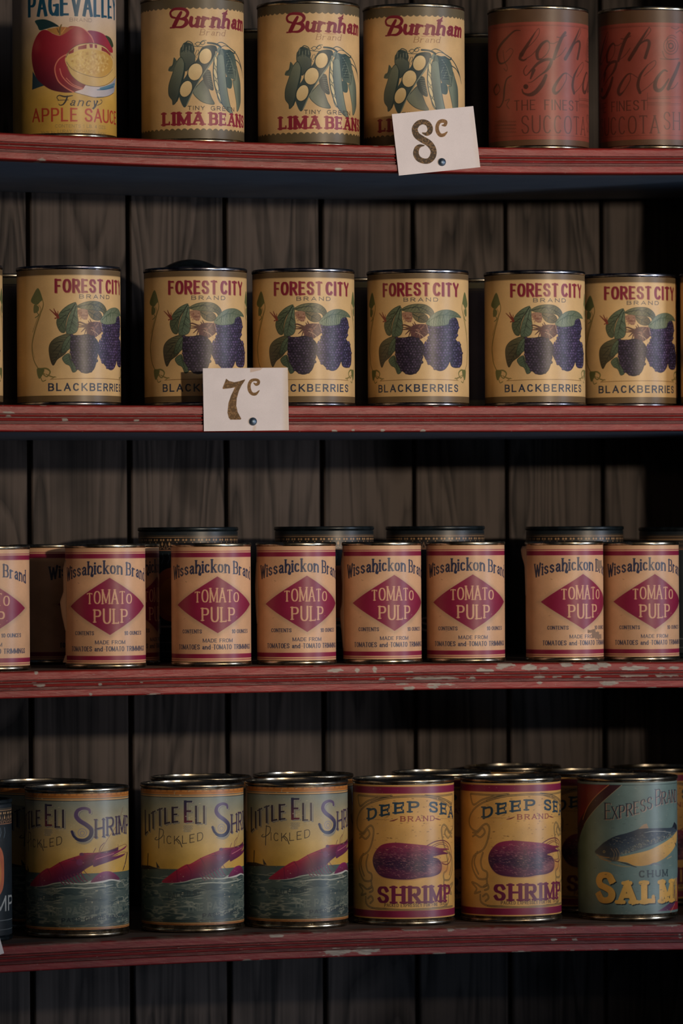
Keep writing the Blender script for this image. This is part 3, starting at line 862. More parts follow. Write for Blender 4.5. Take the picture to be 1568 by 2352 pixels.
    for q, w in (([(350, 790), (310, 740), (268, 690)], 1.8), ([(350, 780), (320, 720), (305, 680)], 1.6), ([(345, 770), (345, 710)], 1.0), ([(320, 800), (345, 790)], 1.2)):
        s.line(q, [w, .5], (124, 56, 46))
    s.age(4, .07)
    return s


def art_tom():
    s = Sheet(R1, -58, 60, 3.6, 99.2, (212, 166, 128))
    s.ref(765, 300, 775, 1900, 632, 2058, 19.0, 0, (960, 1230), 7.0)
    mar = (134, 28, 62)
    # grey smudge printed round the diamond
    D = [s.m(885, 640), s.m(1382, 1080), s.m(890, 1536), s.m(250, 1095)]
    D[1] = (D[0][0] * 2 - D[3][0], D[1][1])
    for gr, al in ((5.2, .16), (3.4, .18), (1.8, .2)):
        cx, cy = D[0][0], D[1][1]
        s.fill_mm([(cx, D[0][1] - 1 + gr * .2), (D[1][0] + gr, cy), (cx, D[2][1] - gr * .5), (D[3][0] - gr, cy)], (146, 126, 102), alpha=al, soft=2.2)
    s.fill_mm(D, mar, soft=.15)
    s.band(90.6, 94.3, mar); s.band(95.2, 95.7, mar); s.band(6.5, 10.1, mar); s.band(5.0, 5.45, mar)
    ink = (212, 160, 122)
    s.text('TOMATO', 520, 1222, (800, 1050), 230, ink, tv=.2, th=.11, serif=.25, gap=.12, heights=[.74, .88, .98, .98, .86, .68])
    s.text('PULP', 634, 1160, (800, 1350), 220, ink, tv=.21, th=.12, serif=.25, gap=.16, heights=[.92, 1.08, 1.06, .96], drop=[10, -14, -12, 4])
    navy = (46, 50, 76)
    s.text('Wissa{ickon', 180, 1082, [(190, 700), (560, 598), (880, 572), (1240, 618), (1396, 700)], 205, navy, tv=.25, th=.12, serif=.15, gap=.1)
    s.text('Brand', 1132, 1392, [(190, 700), (560, 598), (880, 572), (1240, 618), (1396, 700)], 200, navy, tv=.25, th=.12, serif=.15, gap=.12)
    s.text('CONTENTS', 332, 640, (700, 1540), 60, navy, tv=.26, th=.15, gap=.08)
    s.text('10 OUNCES', 1112, 1352, (900, 1540), 60, navy, tv=.26, th=.15, gap=.1)
    s.text('MADE FROM', 655, 1122, (880, 1682), 60, navy, tv=.18, th=.12, gap=.14)
    s.text('TOMATOES', 272, 608, (880, 1792), 76, navy, tv=.27, th=.15, gap=.08)
    s.text('and', 645, 778, (880, 1792), 76, navy, tv=.24, th=.15, gap=.1)
    s.text('TOMATO', 820, 1108, (880, 1792), 76, navy, tv=.27, th=.15, gap=.08)
    s.text('TRIMMINGS', 1140, 1388, (880, 1792), 76, navy, tv=.25, th=.15, gap=.1)
    s.age(5, .09)
    rr = random.Random(8)
    for i in range(46):
        x, y = rr.uniform(-40, 40), rr.uniform(8, 92)
        s.line_mm([(x, y), (x + rr.uniform(-1.5, 1.5), y + rr.uniform(-.6, .6))], rr.uniform(.2, .5), rr.choice([(222, 176, 140), (120, 92, 72)]), alpha=.55)
    return s


def art_eli():
    s = Sheet(R2, -66, 116, 6.0, 118.5, (150, 140, 120))
    s.ref(785, 300, 797, 1900, 660, 1978, 15.15, 0, (300, 1790), 5.6)
    hor = s.m(785, 1180)[1]
    top = s.m(785, 280)[1]
    t = np.clip((s.V - hor) / (top - hor), 0, 1)[:, None, None]
    a, b, c = (np.array(q, np.float32) for q in ((196, 152, 66), (186, 160, 110), (122, 128, 118)))
    sky = np.where(t < .55, a + (b - a) * (t / .55), b + (c - b) * ((t - .55) / .45))
    sea = np.array((74, 86, 80), np.float32)
    s.img = np.where(s.V[:, None, None] > hor, sky, sea) * np.ones((1, s.w, 1), np.float32)
    # waves
    n1 = vnoise(s.h, s.w, 10, 40, 21, 3); n2 = vnoise(s.h, s.w, 22, 60, 22, 3)
    w = np.abs(n1 - .5) * 2
    msk = (s.V[:, None] < hor - 6)[..., None]
    li = np.clip((.16 - w) / .10, 0, 1)[..., None] * np.clip((n2 - .35) / .2, 0, 1)[..., None] * msk
    dk_ = np.clip((n1 - .58) / .08, 0, 1)[..., None] * msk
    s.img = s.img * (1 - .6 * dk_) + np.array((40, 58, 60), np.float32) * .6 * dk_
    s.img = s.img * (1 - .75 * li) + np.array((140, 140, 122), np.float32) * .75 * li
    rr = random.Random(4)
    for i in range(22):
        y = 1290 + i * 22 + rr.uniform(-10, 10); x = rr.uniform(250, 1500)
        q = [(x + j * 45, y + rr.uniform(-14, 14)) for j in range(rr.randint(3, 7))]
        s.line(q, [.2, .9, .2], rr.choice([(150, 148, 128), (44, 60, 60), (132, 134, 118)]), alpha=.7)
    for q in ([(420, 1350), (560, 1352), (700, 1335), (800, 1310), (950, 1290), (1150, 1300), (1300, 1270), (1440, 1225)], [(800, 1375), (1000, 1350), (1200, 1350), (1420, 1300)], [(1180, 1300), (1300, 1240), (1430, 1210)]):
        s.line(q, [.3, 1.2, .8, 1.3, .4], (186, 184, 164), alpha=.75)
    # far shore, mast, fin
    ink = (40, 34, 36)
    s.fill([(60, 1160), (140, 1132), (240, 1138), (330, 1165), (400, 1180), (100, 1182)], ink, smooth=False)
    s.line([(222, 990), (216, 1140)], 1.2, ink); s.fill([(325, 1085), (375, 1165), (335, 1165)], ink, smooth=False)
    s.line([(380, 1180), (620, 1182)], .5, (96, 90, 70))
    # shrimp
    red, pur = (158, 34, 54), (78, 26, 60)
    s.fill([(400, 1345), (480, 1270), (590, 1190), (700, 1125), (765, 1112), (900, 1035), (1020, 985), (1130, 942), (1180, 912), (1290, 905), (1400, 870), (1480, 830), (1560, 795), (1500, 880), (1400, 960), (1300, 1035), (1200, 1108), (1120, 1180), (1000, 1240), (900, 1278), (800, 1300), (700, 1332), (560, 1352)], red, col2=pur, g=[(760, 1090), (880, 1290)])
    for q in ([(590, 1195), (600, 1340)], [(720, 1125), (770, 1210), (760, 1310)], [(890, 1040), (950, 1150), (930, 1265)], [(1070, 970), (1110, 1060), (1080, 1180)], [(1000, 1000), (1180, 1010), (1330, 960)], [(1180, 1000), (1300, 960), (1440, 890)], [(1160, 1060), (1330, 1000), (1450, 920)]):
        s.line(q, .6, (90, 24, 50), alpha=.7)
    for q in ([(620, 1200), (720, 1150)], [(800, 1110), (900, 1060)], [(930, 1040), (1060, 990)], [(1200, 930), (1330, 905)], [(1260, 1010), (1400, 930)]):
        s.line(q, [.3, 1.0, .3], (190, 70, 80), alpha=.6)
    s.ell(1155, 930, 26, 20, 0, (96, 40, 70)); s.ell(1130, 1030, 36, 40, 0, (110, 50, 90), alpha=.6)
    for i in range(8):
        x = 880 + i * 38
        s.line([(x, 1240 - i * 12), (x + 40, 1290 - i * 8), (x + 70, 1320 - i * 8)], [1.2, .5], (104, 40, 66))
    for q in ([(1230, 1080), (1180, 1130), (1240, 1200)], [(1320, 890), (1330, 830), (1360, 780)], [(1270, 900), (1290, 850)]):
        s.line(q, .5, (92, 44, 60))
    # parts round the side: claws, second shrimp (measured on the turned can)
    s.ref(755, 300, 747, 1950, 682, 2030, 15.35, 0, (40, 1790), 5.6, 28.4)
    s.fill([(1000, 990), (1160, 955), (1300, 925), (1400, 868), (1385, 900), (1300, 950), (1200, 1010), (1380, 968), (1350, 1000), (1200, 1060), (1050, 1110), (960, 1130)], (128, 36, 80), col2=(84, 28, 66), g=[(1100, 960), (1120, 1100)])
    for i in range(9):
        s.line([(1000 + i * 26, 1040 - i * 8), (1025 + i * 26, 1030 - i * 8)], .7, (200, 130, 130), alpha=.7)
    for q in ([(1100, 955), (1250, 900), (1380, 850), (1415, 880)], [(1200, 1010), (1340, 950), (1400, 955)], [(1040, 970), (1100, 870), (1170, 760), (1300, 560), (1360, 380)]):
        s.line(q, .4, (120, 80, 60))
    s.fill([(930, 1335), (1000, 1250), (1080, 1202), (1180, 1195), (1260, 1235), (1305, 1295), (1200, 1300), (1080, 1320)], (128, 34, 86), col2=(90, 30, 60), g=[(1100, 1200), (1120, 1320)])
    s.line([(900, 1345), (1080, 1325), (1200, 1300), (1320, 1320)], [.4, 1.6, 1.2, .5], (190, 186, 176)); s.line([(1410, 960), (1380, 1100), (1350, 1180)], [2.0, 1.4, .8], (60, 36, 44))
    pin = (66, 58, 92)
    for off, c in (((.9, -.6), (120, 118, 112)), ((0, 0), None)):
        cc = c or (66, 48, 68); c2 = None if c else (44, 44, 74)
        s.text('HRIMP', 985, 1478, [(990, 778), (1200, 735), (1440, 715)], 235, cc, tv=.17, th=.13, gap=.18, off=off, serif=.15, heights=[1, 1, .98, .98, .98])
    s.text('PASS CHRISTIAN, MISS.', 540, 1440, [(540, 1842), (900, 1822), (1400, 1765)], 52, (34, 44, 50), tv=.22, th=.16, gap=.2)
    s.text('THE PASS PACKING CO.', 355, 1470, [(360, 1755), (800, 1735), (1380, 1690)], 92, (84, 94, 86), tv=.13, th=.11, gap=.18, outline=(.28, (128, 130, 114)), alpha=.55)
    s.ref(785, 300, 797, 1900, 660, 1978, 15.15, 0, (300, 1790), 5.6)
    # title
    base1 = [(200, 735), (400, 625), (610, 590)]
    for off, c in (((1.3, -.9), (116, 112, 104)), ((.75, -.5), (150, 144, 128)), ((0, 0), None)):
        ca = c or (50, 40, 52); cb = c or (92, 34, 50)
        s.text('LITTLE', 180, 615, base1, 215, ca, tv=.26, th=.16, gap=.12, off=off, heights=[1.45, .98, 1, 1, .94, .92])
        s.text('E', 680, 795, (785, 590), 272, cb, tv=.25, th=.16, off=off, col2=None if c else (40, 38, 60))
        s.text('LI', 822, 950, (785, 606), 222, ca, tv=.26, th=.16, gap=.2, off=off)
        q = [(1235, 405), (1225, 368), (1170, 355), (1110, 385), (1092, 450), (1130, 510), (1200, 560), (1248, 620), (1240, 700), (1190, 750), (1120, 750), (1070, 710), (1045, 650)]
        P = [(x + off[0], y + off[1]) for x, y in s.P(q)]
        s.line_mm(spl(P), [2.0, 2.2, 2.4, 3.0, 3.6, 3.4, 3.6, 3.4, 3.0, 2.6, 2.0, 2.2], c or (84, 62, 96), col2=None if c else (40, 40, 70), g=None if c else (s.m(1150, 500), s.m(1150, 720)))
    s.ell(1160, 660, 45, 50, 0, (140, 130, 130), w=.6); s.ell(1160, 665, 22, 26, 0, (140, 130, 130), w=.6)
    s.line([(1100, 780), (1180, 800), (1240, 770), (1270, 700)], .9, (130, 122, 110), alpha=.7)
    for i in range(14):
        s.ell(690 + (i % 5) * 22, 640 + (i // 5) * 30, 12, 9, i * 40, (128, 120, 104), w=.5, alpha=.8)
    pk = (52, 44, 40)
    s.line([(370, 670), (362, 800), (360, 915)], .8, pk); s.line([(365, 675), (415, 690), (410, 760), (350, 810), (310, 805), (330, 780)], .65, pk)
    s.text('ICKLED', 425, 925, [(430, 858), (660, 862), (920, 812)], 105, pk, tv=.09, th=.08, gap=.34)
    s.line([(590, 800), (625, 830), (655, 900)], .7, pk)
    s.text('PACKED BY', 488, 895, [(490, 1562), (690, 1535), (890, 1508)], 76, (48, 54, 54), tv=.14, th=.11, gap=.2)
    # borders
    org = (182, 116, 54)
    vt = s.m(785, 160)[1]
    s.band(vt - 5.4, 118.5, org)
    s.band(6.0, s.m(785, 1868)[1], (176, 110, 52))
    for v in (vt - 5.9, vt - 7.4):
        s.band(v - .35, v + .1, (50, 42, 36))
    s.band(vt - 7.1, vt - 6.0, (196, 150, 96)); s.band(vt - 4.0, vt - 3.7, (120, 66, 36)); s.band(vt - .2, 118.5, (150, 96, 58))
    vb = s.m(785, 1868)[1]
    for v in (vb + 1.0, vb + 2.6):
        s.band(v - .1, v + .3, (44, 42, 40))
    s.band(vb + .2, vb + .9, (184, 136, 80)); s.band(vb - .6, vb - .35, (110, 60, 36))
    u = s.ua
    while u < s.ub:
        for d in (0, .7, 1.4):
            s.line_mm([(u + d, vt - .6), (u + d, vt - 2.9)], .3, (116, 62, 36), alpha=.8)
            s.line_mm([(u + d, vb - 1.0), (u + d, vb - 4.4)], .32, (112, 60, 36), alpha=.8)
        s.ell_mm(u + 4.2, vb - 2.6, .6, .6, (96, 48, 32))
        u += 6.2
    s.age(6, .12, .20, (188, 172, 140))
    return s


def _ell_mm(s, cx, cy, rx, ry, col, alpha=1.0):
    s.fill_mm([(cx + rx * math.cos(i * .5236), cy + ry * math.sin(i * .5236)) for i in range(12)], col, alpha=alpha)


Sheet.ell_mm = _ell_mm


def art_deep():
    s = Sheet(R2, -68, 70, 5.5, 118.5, (208, 158, 88))
    s.ref(712, 300, 742, 1850, 662, 1962, 15.15, 0, (795, 1780), 5.6)
    mar = (126, 28, 62)
    v1, v2 = s.m(740, 190)[1], s.m(740, 276)[1]
    s.band(v2, v1, mar); s.band(s.m(740, 1862)[1], s.m(740, 1776)[1], mar)
    s.band(v1 + .3, v1 + .6, (150, 110, 60), .6)
    ol = (76, 66, 50)
    fr = [[(560, 312), (350, 372), (215, 440), (140, 530), (112, 640), (130, 735), (190, 780), (255, 710), (300, 690), (332, 750), (312, 900), (262, 1020), (165, 1100), (150, 1230), (200, 1370), (250, 1400), (310, 1385), (310, 1310), (260, 1270), (240, 1170), (262, 1060)],
          [(120, 310), (150, 440), (250, 375), (420, 325), (560, 305)], [(125, 300), (340, 316), (540, 312)],
          [(150, 850), (180, 830), (230, 860), (280, 800), (250, 740), (200, 800), (150, 800)], [(200, 1050), (170, 1180), (215, 1330)],
          [(310, 1400), (310, 1480), (250, 1500), (200, 1460), (150, 1440), (200, 1520), (180, 1580), (240, 1560)],
          [(240, 1600), (250, 1690), (330, 1742), (500, 1752)], [(290, 1540), (330, 1520), (320, 1470), (280, 1490)], [(300, 1680), (335, 1640), (310, 1590), (270, 1620)]]
    for side in (0, 1):
        s.mir = None if side == 0 else 4.6
        for q in fr:
            s.line(q, 1.5, ol, alpha=.85)
            s.line(q, .65, (186, 144, 84), alpha=.9)
    s.mir = None
    s.line([(300, 390), (500, 335), (760, 312), (1000, 310), (1200, 335), (1340, 400)], 1.6, ol); s.line([(300, 390), (500, 335), (760, 312), (1000, 310), (1200, 335), (1340, 400)], .6, (196, 150, 88))
    s.line([(330, 1742), (740, 1762), (1200, 1735), (1370, 1712)], 1.5, ol); s.line([(330, 1742), (740, 1762), (1200, 1735), (1370, 1712)], .55, (190, 146, 84))
    navy = (38, 62, 78)
    ar = [(300, 612), (640, 535), (850, 512), (1120, 522), (1330, 572)]
    s.text('DEEP', 252, 925, ar, 142, navy, tv=.24, th=.17, serif=.4, gap=.3)
    s.text('SEA', 1048, 1362, ar, 142, navy, tv=.24, th=.17, serif=.35, gap=.24)
    s.text('BRAND', 678, 1122, (860, 630), 66, (134, 54, 48), tv=.2, th=.14, gap=.36, serif=.2)
    s.line([(540, 630), (590, 620), (640, 600)], [.4, 1.2, .5], (120, 60, 48)); s.line([(1120, 590), (1160, 600), (1200, 610)], [.5, 1.2, .4], (120, 60, 48))
    rr = random.Random(11)
    for x in range(200, 540, 24):
        s.line([(x, 612), (x + 12, 610)], .5, (130, 96, 60), alpha=.6)
    for x in range(1200, 1350, 20):
        s.line([(x, 596), (x + 10, 592)], .5, (130, 96, 60), alpha=.6)
    for i in range(90):
        x, y = rr.uniform(280, 1340), rr.uniform(330, 900)
        s.line([(x, y), (x + rr.uniform(4, 24), y + rr.uniform(-3, 3))], rr.uniform(.3, .8), (120, 86, 50), alpha=rr.uniform(.3, .8))
    # shrimp
    mA, mB = (132, 36, 68), (58, 30, 56)
    s.fill([(328, 1090), (370, 1000), (450, 930), (600, 905), (780, 915), (1000, 935), (1095, 948), (1200, 972), (1305, 975), (1230, 1005), (1305, 1040), (1215, 1055), (1100, 1085), (1180, 1112), (1225, 1190), (1205, 1285), (1100, 1335), (950, 1352), (800, 1375), (600, 1370), (450, 1340), (370, 1270), (330, 1180)], mA, col2=mB, g=[(700, 960), (700, 1160)])
    s.fill([(420, 1200), (600, 1240), (850, 1270), (1080, 1290), (950, 1352), (800, 1372), (600, 1366), (450, 1336), (380, 1270)], (104, 36, 64), alpha=.6, soft=1.5)
    s.fill([(1060, 1180), (1200, 1150), (1230, 1230), (1150, 1320), (1040, 1320)], (186, 128, 116), alpha=.55, soft=3)
    s.ell(1270, 1235, 60, 50, 0, (180, 100, 56), alpha=.4, soft=3)
    for i in range(900):
        x, y = rr.uniform(340, 1210), rr.uniform(940, 1350)
        if ((x - 770) / 440) ** 2 + ((y - 1140) / 215) ** 2 < 1:
            L = rr.uniform(8, 34)
            s.line([(x, y), (x + L, y + rr.uniform(-2, 14))], [.2, rr.uniform(.4, 1.2), .2], rr.choice([(214, 160, 140), (176, 110, 112), (38, 20, 40), (110, 44, 74), (44, 22, 44), (200, 140, 128)]), alpha=rr.uniform(.35, .9))
    for y in (985, 1060, 1105, 1290):
        for x in range(360, 1080, 46):
            s.line([(x, y + rr.uniform(-6, 6)), (x + 30, y + rr.uniform(-6, 6))], [.3, .8, .3], (196, 128, 122) if rr.random() < .6 else (60, 24, 48), alpha=.6)
    an = (112, 52, 52)
    for q, w in (([(1030, 938), (1140, 885), (1250, 876), (1320, 930), (1345, 1030), (1335, 1130), (1290, 1180), (1225, 1165)], .9), ([(1090, 945), (1180, 905), (1260, 905), (1310, 970), (1320, 1070), (1290, 1140), (1210, 1150)], .5), ([(1110, 960), (1200, 920), (1270, 940), (1300, 960)], .5), ([(1230, 1005), (1310, 985)], .7)):
        s.line(q, w, an)
    s.text('SHRIMP', 392, 1342, (740, 1678), 212, (108, 28, 60), tv=.29, th=.15, serif=.3, gap=.16)
    s.text('PACKED EXPRESSLY FOR FINE TRADE', 485, 1300, (740, 1726), 44, (60, 44, 40), tv=.22, th=.13, gap=.2)
    s.age(7, .10, .17, (206, 160, 120))
    return s


def art_salm():
    s = Sheet(R2, -66, 66, 5.5, 118.5, (104, 124, 118))
    s.ref(862, 300, 862, 1900, 682, 1975, 15.2, 0, (1288, 1770), 5.6)
    s.band(s.m(860, 210)[1], s.m(860, 203)[1], (60, 74, 72)); s.band(s.m(860, 185)[1], 118.5, (126, 136, 126))
    s.band(5.5, s.m(860, 1905)[1], (70, 84, 80))
    vt = s.m(860, 206)[1]
    p = lambda X, Y: s.m(X, Y)
    a, b = p(790, 206), p(300, 680)
    c, d = p(612, 206), p(300, 540)
    lo = (-66, vt - 62)
    s.fill_mm([(-66, vt), (a[0], vt), p(640, 330), p(450, 500), b, (-62, b[1] - 22), (-66, b[1] - 30)], (62, 34, 40), soft=.3)
    s.fill_mm([(-66, vt), (c[0], vt), p(460, 330), p(360, 440), d, (-60, d[1] - 14), (-66, d[1] - 20)], (116, 36, 38), soft=.3)
    s.line([(612, 206), (460, 330), (360, 440), (300, 540), (255, 660)], .8, (172, 110, 72)); s.line([(790, 206), (640, 330), (450, 500), (330, 640), (270, 730)], .6, (150, 140, 116))
    e1, e2, e3 = p(1430, 1735), p(1265, 1890), p(1500, 1745)
    s.fill_mm([e1, (66, e1[1] + 26), (66, 7.5), (e2[0], 7.5)], (92, 48, 80), soft=.3)
    s.fill_mm([e3, (66, e3[1] + 20), (66, 7.5), (p(1420, 1890)[0], 7.5)], (142, 34, 46), soft=.3)
    s.line([(1500, 1745), (1420, 1890)], .5, (190, 140, 110))
    ink = (42, 46, 58)
    ar = [(560, 660), (880, 612), (1200, 505)]
    for off, cc in (((.9, -.6), (164, 136, 118)), ((0, 0), ink)):
        s.text('E', 552, 640, (660, 655), 215, cc, tv=.14, th=.07, serif=.5, off=off)
        s.text('XPRESS', 648, 1200, [(650, 652), (900, 598), (1190, 505)], 158, cc, tv=.16, th=.07, serif=.45, gap=.16, off=off)
        s.text('B', 1240, 1318, [(1240, 478), (1300, 455), (1500, 425)], 210, cc, tv=.14, th=.07, serif=.5, off=off)
        s.text('RAND', 1325, 1540, [(1240, 478), (1350, 446), (1530, 425)], 160, cc, tv=.16, th=.07, serif=.45, gap=.14, off=off)
    # fish
    s.fill([(740, 1140), (950, 1100), (1150, 1050), (1300, 980), (1450, 890), (1552, 800), (1545, 900), (1515, 980), (1440, 1090), (1300, 1190), (1100, 1252), (950, 1254), (850, 1215), (720, 1200), (600, 1170), (480, 1130)], (208, 162, 92), col2=(196, 146, 76), g=[(1100, 1050), (1100, 1250)])
    s.fill([(420, 1082), (470, 1020), (560, 945), (700, 872), (850, 832), (980, 788), (1055, 758), (1150, 768), (1300, 762), (1450, 757), (1490, 735), (1552, 735), (1556, 790), (1450, 870), (1300, 945), (1150, 1005), (950, 1070), (780, 1110), (640, 1150), (500, 1115)], (40, 50, 62), col2=(86, 98, 104), g=[(1000, 850), (1060, 1080)])
    s.fill([(420, 1082), (480, 1030), (600, 1000), (720, 1030), (750, 1100), (730, 1190), (640, 1200), (560, 1160), (470, 1125)], (56, 58, 62), alpha=.75, soft=.8)
    rr = random.Random(2)
    for i in range(420):
        t = rr.random()
        x = 760 + t * 720
        y = 1085 - t * 250 - rr.uniform(-9, 2) * 6 - 25 * math.sin(t * 3)
        s.line([(x, y), (x + 7, y + 5)], .35, rr.choice([(150, 150, 132), (52, 60, 68), (178, 158, 112)]), alpha=.6)
    for i in range(150):
        x, y = rr.uniform(560, 1450), rr.uniform(800, 1000)
        if y > 950 - (x - 560) * .22 - 20 and y < 1060 - (x - 700) * .2:
            s.line([(x, y), (x + rr.uniform(4, 26), y + rr.uniform(-4, 8))], rr.uniform(.2, .5), rr.choice([(128, 130, 122), (30, 38, 48), (170, 150, 120)]), alpha=.6)
    s.line([(1090, 825), (1200, 805), (1330, 805), (1450, 820)], [.3, .9, .6, .4], (180, 180, 168), alpha=.7)
    for q in ([(710, 1030), (750, 1100), (735, 1180)], [(680, 1040), (715, 1105), (700, 1180)], [(640, 1040), (680, 1100), (660, 1180)]):
        s.line(q, .5, (130, 110, 84))
    s.ell(543, 1078, 17, 17, 0, (150, 134, 96)); s.ell(543, 1078, 8, 8, 0, (20, 24, 28))
    s.line([(440, 1120), (520, 1150), (610, 1150)], .6, (150, 118, 78)); s.line([(470, 1150), (540, 1180), (640, 1205)], [.4, 1.2, .5], (150, 116, 78))
    s.fill([(1010, 775), (1080, 715), (1125, 705), (1150, 765)], (160, 130, 100), smooth=False); s.fill([(1470, 750), (1500, 680), (1530, 720), (1556, 720), (1550, 790)], (34, 40, 50), smooth=False)
    s.line([(720, 1200), (860, 1235), (980, 1275)], [.4, 1.4, .6], (60, 64, 60)); s.line([(1150, 1250), (1230, 1225), (1310, 1250)], [.5, 1.6, .4], (104, 104, 110)); s.line([(600, 1220), (760, 1260), (900, 1270)], [.3, 1.2, .4], (170, 140, 90), alpha=.6)
    s.line([(1510, 960), (1540, 1010)], [1.5, .5], (50, 60, 62)); s.line([(1400, 1160), (1460, 1130)], .8, (170, 150, 120))
    s.text('CHUM', 1012, 1405, (900, 1412), 92, (48, 62, 64), tv=.22, th=.16, gap=.3, serif=.1)
    for off, cc in (((.8, -.9), (28, 40, 46)), ((.4, -.45), (28, 40, 46)), ((0, 0), (212, 160, 78))):
        s.text('S', 425, 700, (862, 1752), 410, cc, tv=.3, th=.24, off=off)
        s.text('ALM', 712, 1478, (862, 1752), 292, cc, tv=.36, th=.26, gap=.22, off=off, serif=.06)
        s.text('ON', 1482, 1545, (862, 1752), 300, cc, tv=.3, th=.2, off=off)
    for i in range(120):
        x, y = rr.uniform(400, 1500), rr.uniform(640, 1880)
        s.line([(x, y), (x + rr.uniform(6, 40), y + rr.uniform(-4, 4))], rr.uniform(.25, .6), rr.choice([(60, 72, 70), (150, 150, 134)]), alpha=rr.uniform(.2, .6))
    s.age(9, .13, .16, (150, 150, 132))
    return s


def art_dark():
    s = Sheet(R2, -66, 66, 4.5, 112, (30, 38, 44))
    s.ref(0, 0, 0, 1, 650, 1760, 15.2, 0, (0, 0), 5.6)
    bg_ = (40, 36, 34)
    s.band(96.5, 107, bg_); s.band(107.0, 107.7, (150, 116, 84)); s.band(95.8, 96.5, (150, 104, 80)); s.band(108.4, 108.8, (110, 88, 62))
    u = s.ua + 2
    while u < s.ub:
        for d in (-1.3, 1.3):
            s.ell_mm(u + d, 105.0, .85, .95, (186, 146, 104))
        s.fill_mm([(u, 103.8), (u + 1.0, 101.0), (u, 99.6), (u - 1.0, 101.0)], (186, 146, 104))
        s.fill_mm([(u + 3.4 - 2.1, 97.2), (u + 3.4, 102.8), (u + 3.4 + 2.1, 97.2)], (124, 96, 76)); s.fill_mm([(u + 3.4 - 1.1, 97.6), (u + 3.4, 100.6), (u + 3.4 + 1.1, 97.6)], bg_)
        s.line_mm([(u - 2, 97.2), (u, 99.0), (u + 2, 97.2)], .5, (150, 110, 84))
        u += 6.8
    # orange medallion with a shrimp-coloured field, grey lettering below
    P = [(16 * math.cos(t) + 20, 55 + 27 * math.sin(t)) for t in np.linspace(0, 2 * math.pi, 40)]
    s.fill_mm([(30 * math.copysign(abs(math.cos(t)) ** .6, math.cos(t)), 58 + 24 * math.copysign(abs(math.sin(t)) ** .6, math.sin(t))) for t in np.linspace(0, 2 * math.pi, 60)], (176, 96, 66))
    s.fill_mm([(26 * math.copysign(abs(math.cos(t)) ** .7, math.cos(t)), 56 + 18 * math.copysign(abs(math.sin(t)) ** .7, math.sin(t))) for t in np.linspace(0, 2 * math.pi, 60)], (188, 118, 66))
    for x in range(-30, 31, 6):
        s.line_mm([(x, 85), (x + 2, 89), (x + 1, 93)], .9, (96, 110, 122), alpha=.7)
    s.rf = (0, 0, 0, 1, 650, 1760, 15.2, (0, 1760 / 5.6), 5.6, 0, 0)
    s.text('SHRIMP', -560, 600, (0, 1390), 190, (150, 152, 150), tv=.18, th=.14, gap=.2)
    s.band(16.6, 17.1, (120, 126, 128)); s.band(9.0, 9.4, (110, 116, 118))
    s.age(10, .2, .12, (70, 70, 68))
    return s


def art_plain():
    s = Sheet(R2, -66, 66, 4.5, 112, (52, 36, 36))
    s.band(107, 112, (120, 102, 66)); s.band(103.0, 107, (58, 44, 36)); s.band(105.4, 105.8, (110, 86, 56)); s.band(4.5, 9, (90, 76, 52))
    s.age(12, .2)
    return s


# ------------------------------------------------------------------ materials
def label_mat(name, rough=.42, spec=.5, bump=.12, coat=0.0):
    M, nt, b, ns, ln = mat(name)
    at = node(ns, 'ShaderNodeAttribute', attribute_name='Col')
    oi = node(ns, 'ShaderNodeObjectInfo')
    mr = node(ns, 'ShaderNodeMapRange'); mr.inputs['To Min'].default_value = .93; mr.inputs['To Max'].default_value = 1.05
    ln.new(oi.outputs['Random'], mr.inputs['Value'])
    mx = node(ns, 'ShaderNodeVectorMath', operation='SCALE')
    ln.new(at.outputs['Color'], mx.inputs[0]); ln.new(mr.outputs[0], mx.inputs['Scale'])
    ln.new(mx.outputs[0], b.inputs['Base Color'])
    tc = node(ns, 'ShaderNodeTexCoord')
    nz = node(ns, 'ShaderNodeTexNoise'); nz.inputs['Scale'].default_value = 60; nz.inputs['Detail'].default_value = 4
    ln.new(tc.outputs['Object'], nz.inputs['Vector'])
    bp = node(ns, 'ShaderNodeBump'); bp.inputs['Strength'].default_value = bump; bp.inputs['Distance'].default_value = .002
    ln.new(nz.outputs['Fac'], bp.inputs['Height']); ln.new(bp.outputs[0], b.inputs['Normal'])
    mr2 = node(ns, 'ShaderNodeMapRange'); mr2.inputs['To Min'].default_value = rough - .06; mr2.inputs['To Max'].default_value = rough + .1
    ln.new(nz.outputs['Fac'], mr2.inputs['Value']); ln.new(mr2.outputs[0], b.inputs['Roughness'])
    b.inputs['Specular IOR Level'].default_value = spec
    b.inputs['Coat Weight'].default_value = coat
    b.inputs['Coat Roughness'].default_value = .34
    return M


def metal_mat(name, c1, c2, rough=.28, metallic=1.0):
    M, nt, b, ns, ln = mat(name)
    tc = node(ns, 'ShaderNodeTexCoord')
    nz = node(ns, 'ShaderNodeTexNoise'); nz.inputs['Scale'].default_value = 110; nz.inputs['Detail'].default_value = 6
    ln.new(tc.outputs['Object'], nz.inputs['Vector'])
    cr = node(ns, 'ShaderNodeValToRGB')
    cr.color_ramp.elements[0].position = .38; cr.color_ramp.elements[0].color = lin4(c1)
    cr.color_ramp.elements[1].position = .62; cr.color_ramp.elements[1].color = lin4(c2)
    ln.new(nz.outputs['Fac'], cr.inputs['Fac']); ln.new(cr.outputs['Color'], b.inputs['Base Color'])
    b.inputs['Metallic'].default_value = metallic
    mr = node(ns, 'ShaderNodeMapRange'); mr.inputs['To Min'].default_value = rough + .14; mr.inputs['To Max'].default_value = rough - .06
    ln.new(nz.outputs['Fac'], mr.inputs['Value']); ln.new(mr.outputs[0], b.inputs['Roughness'])
    return M


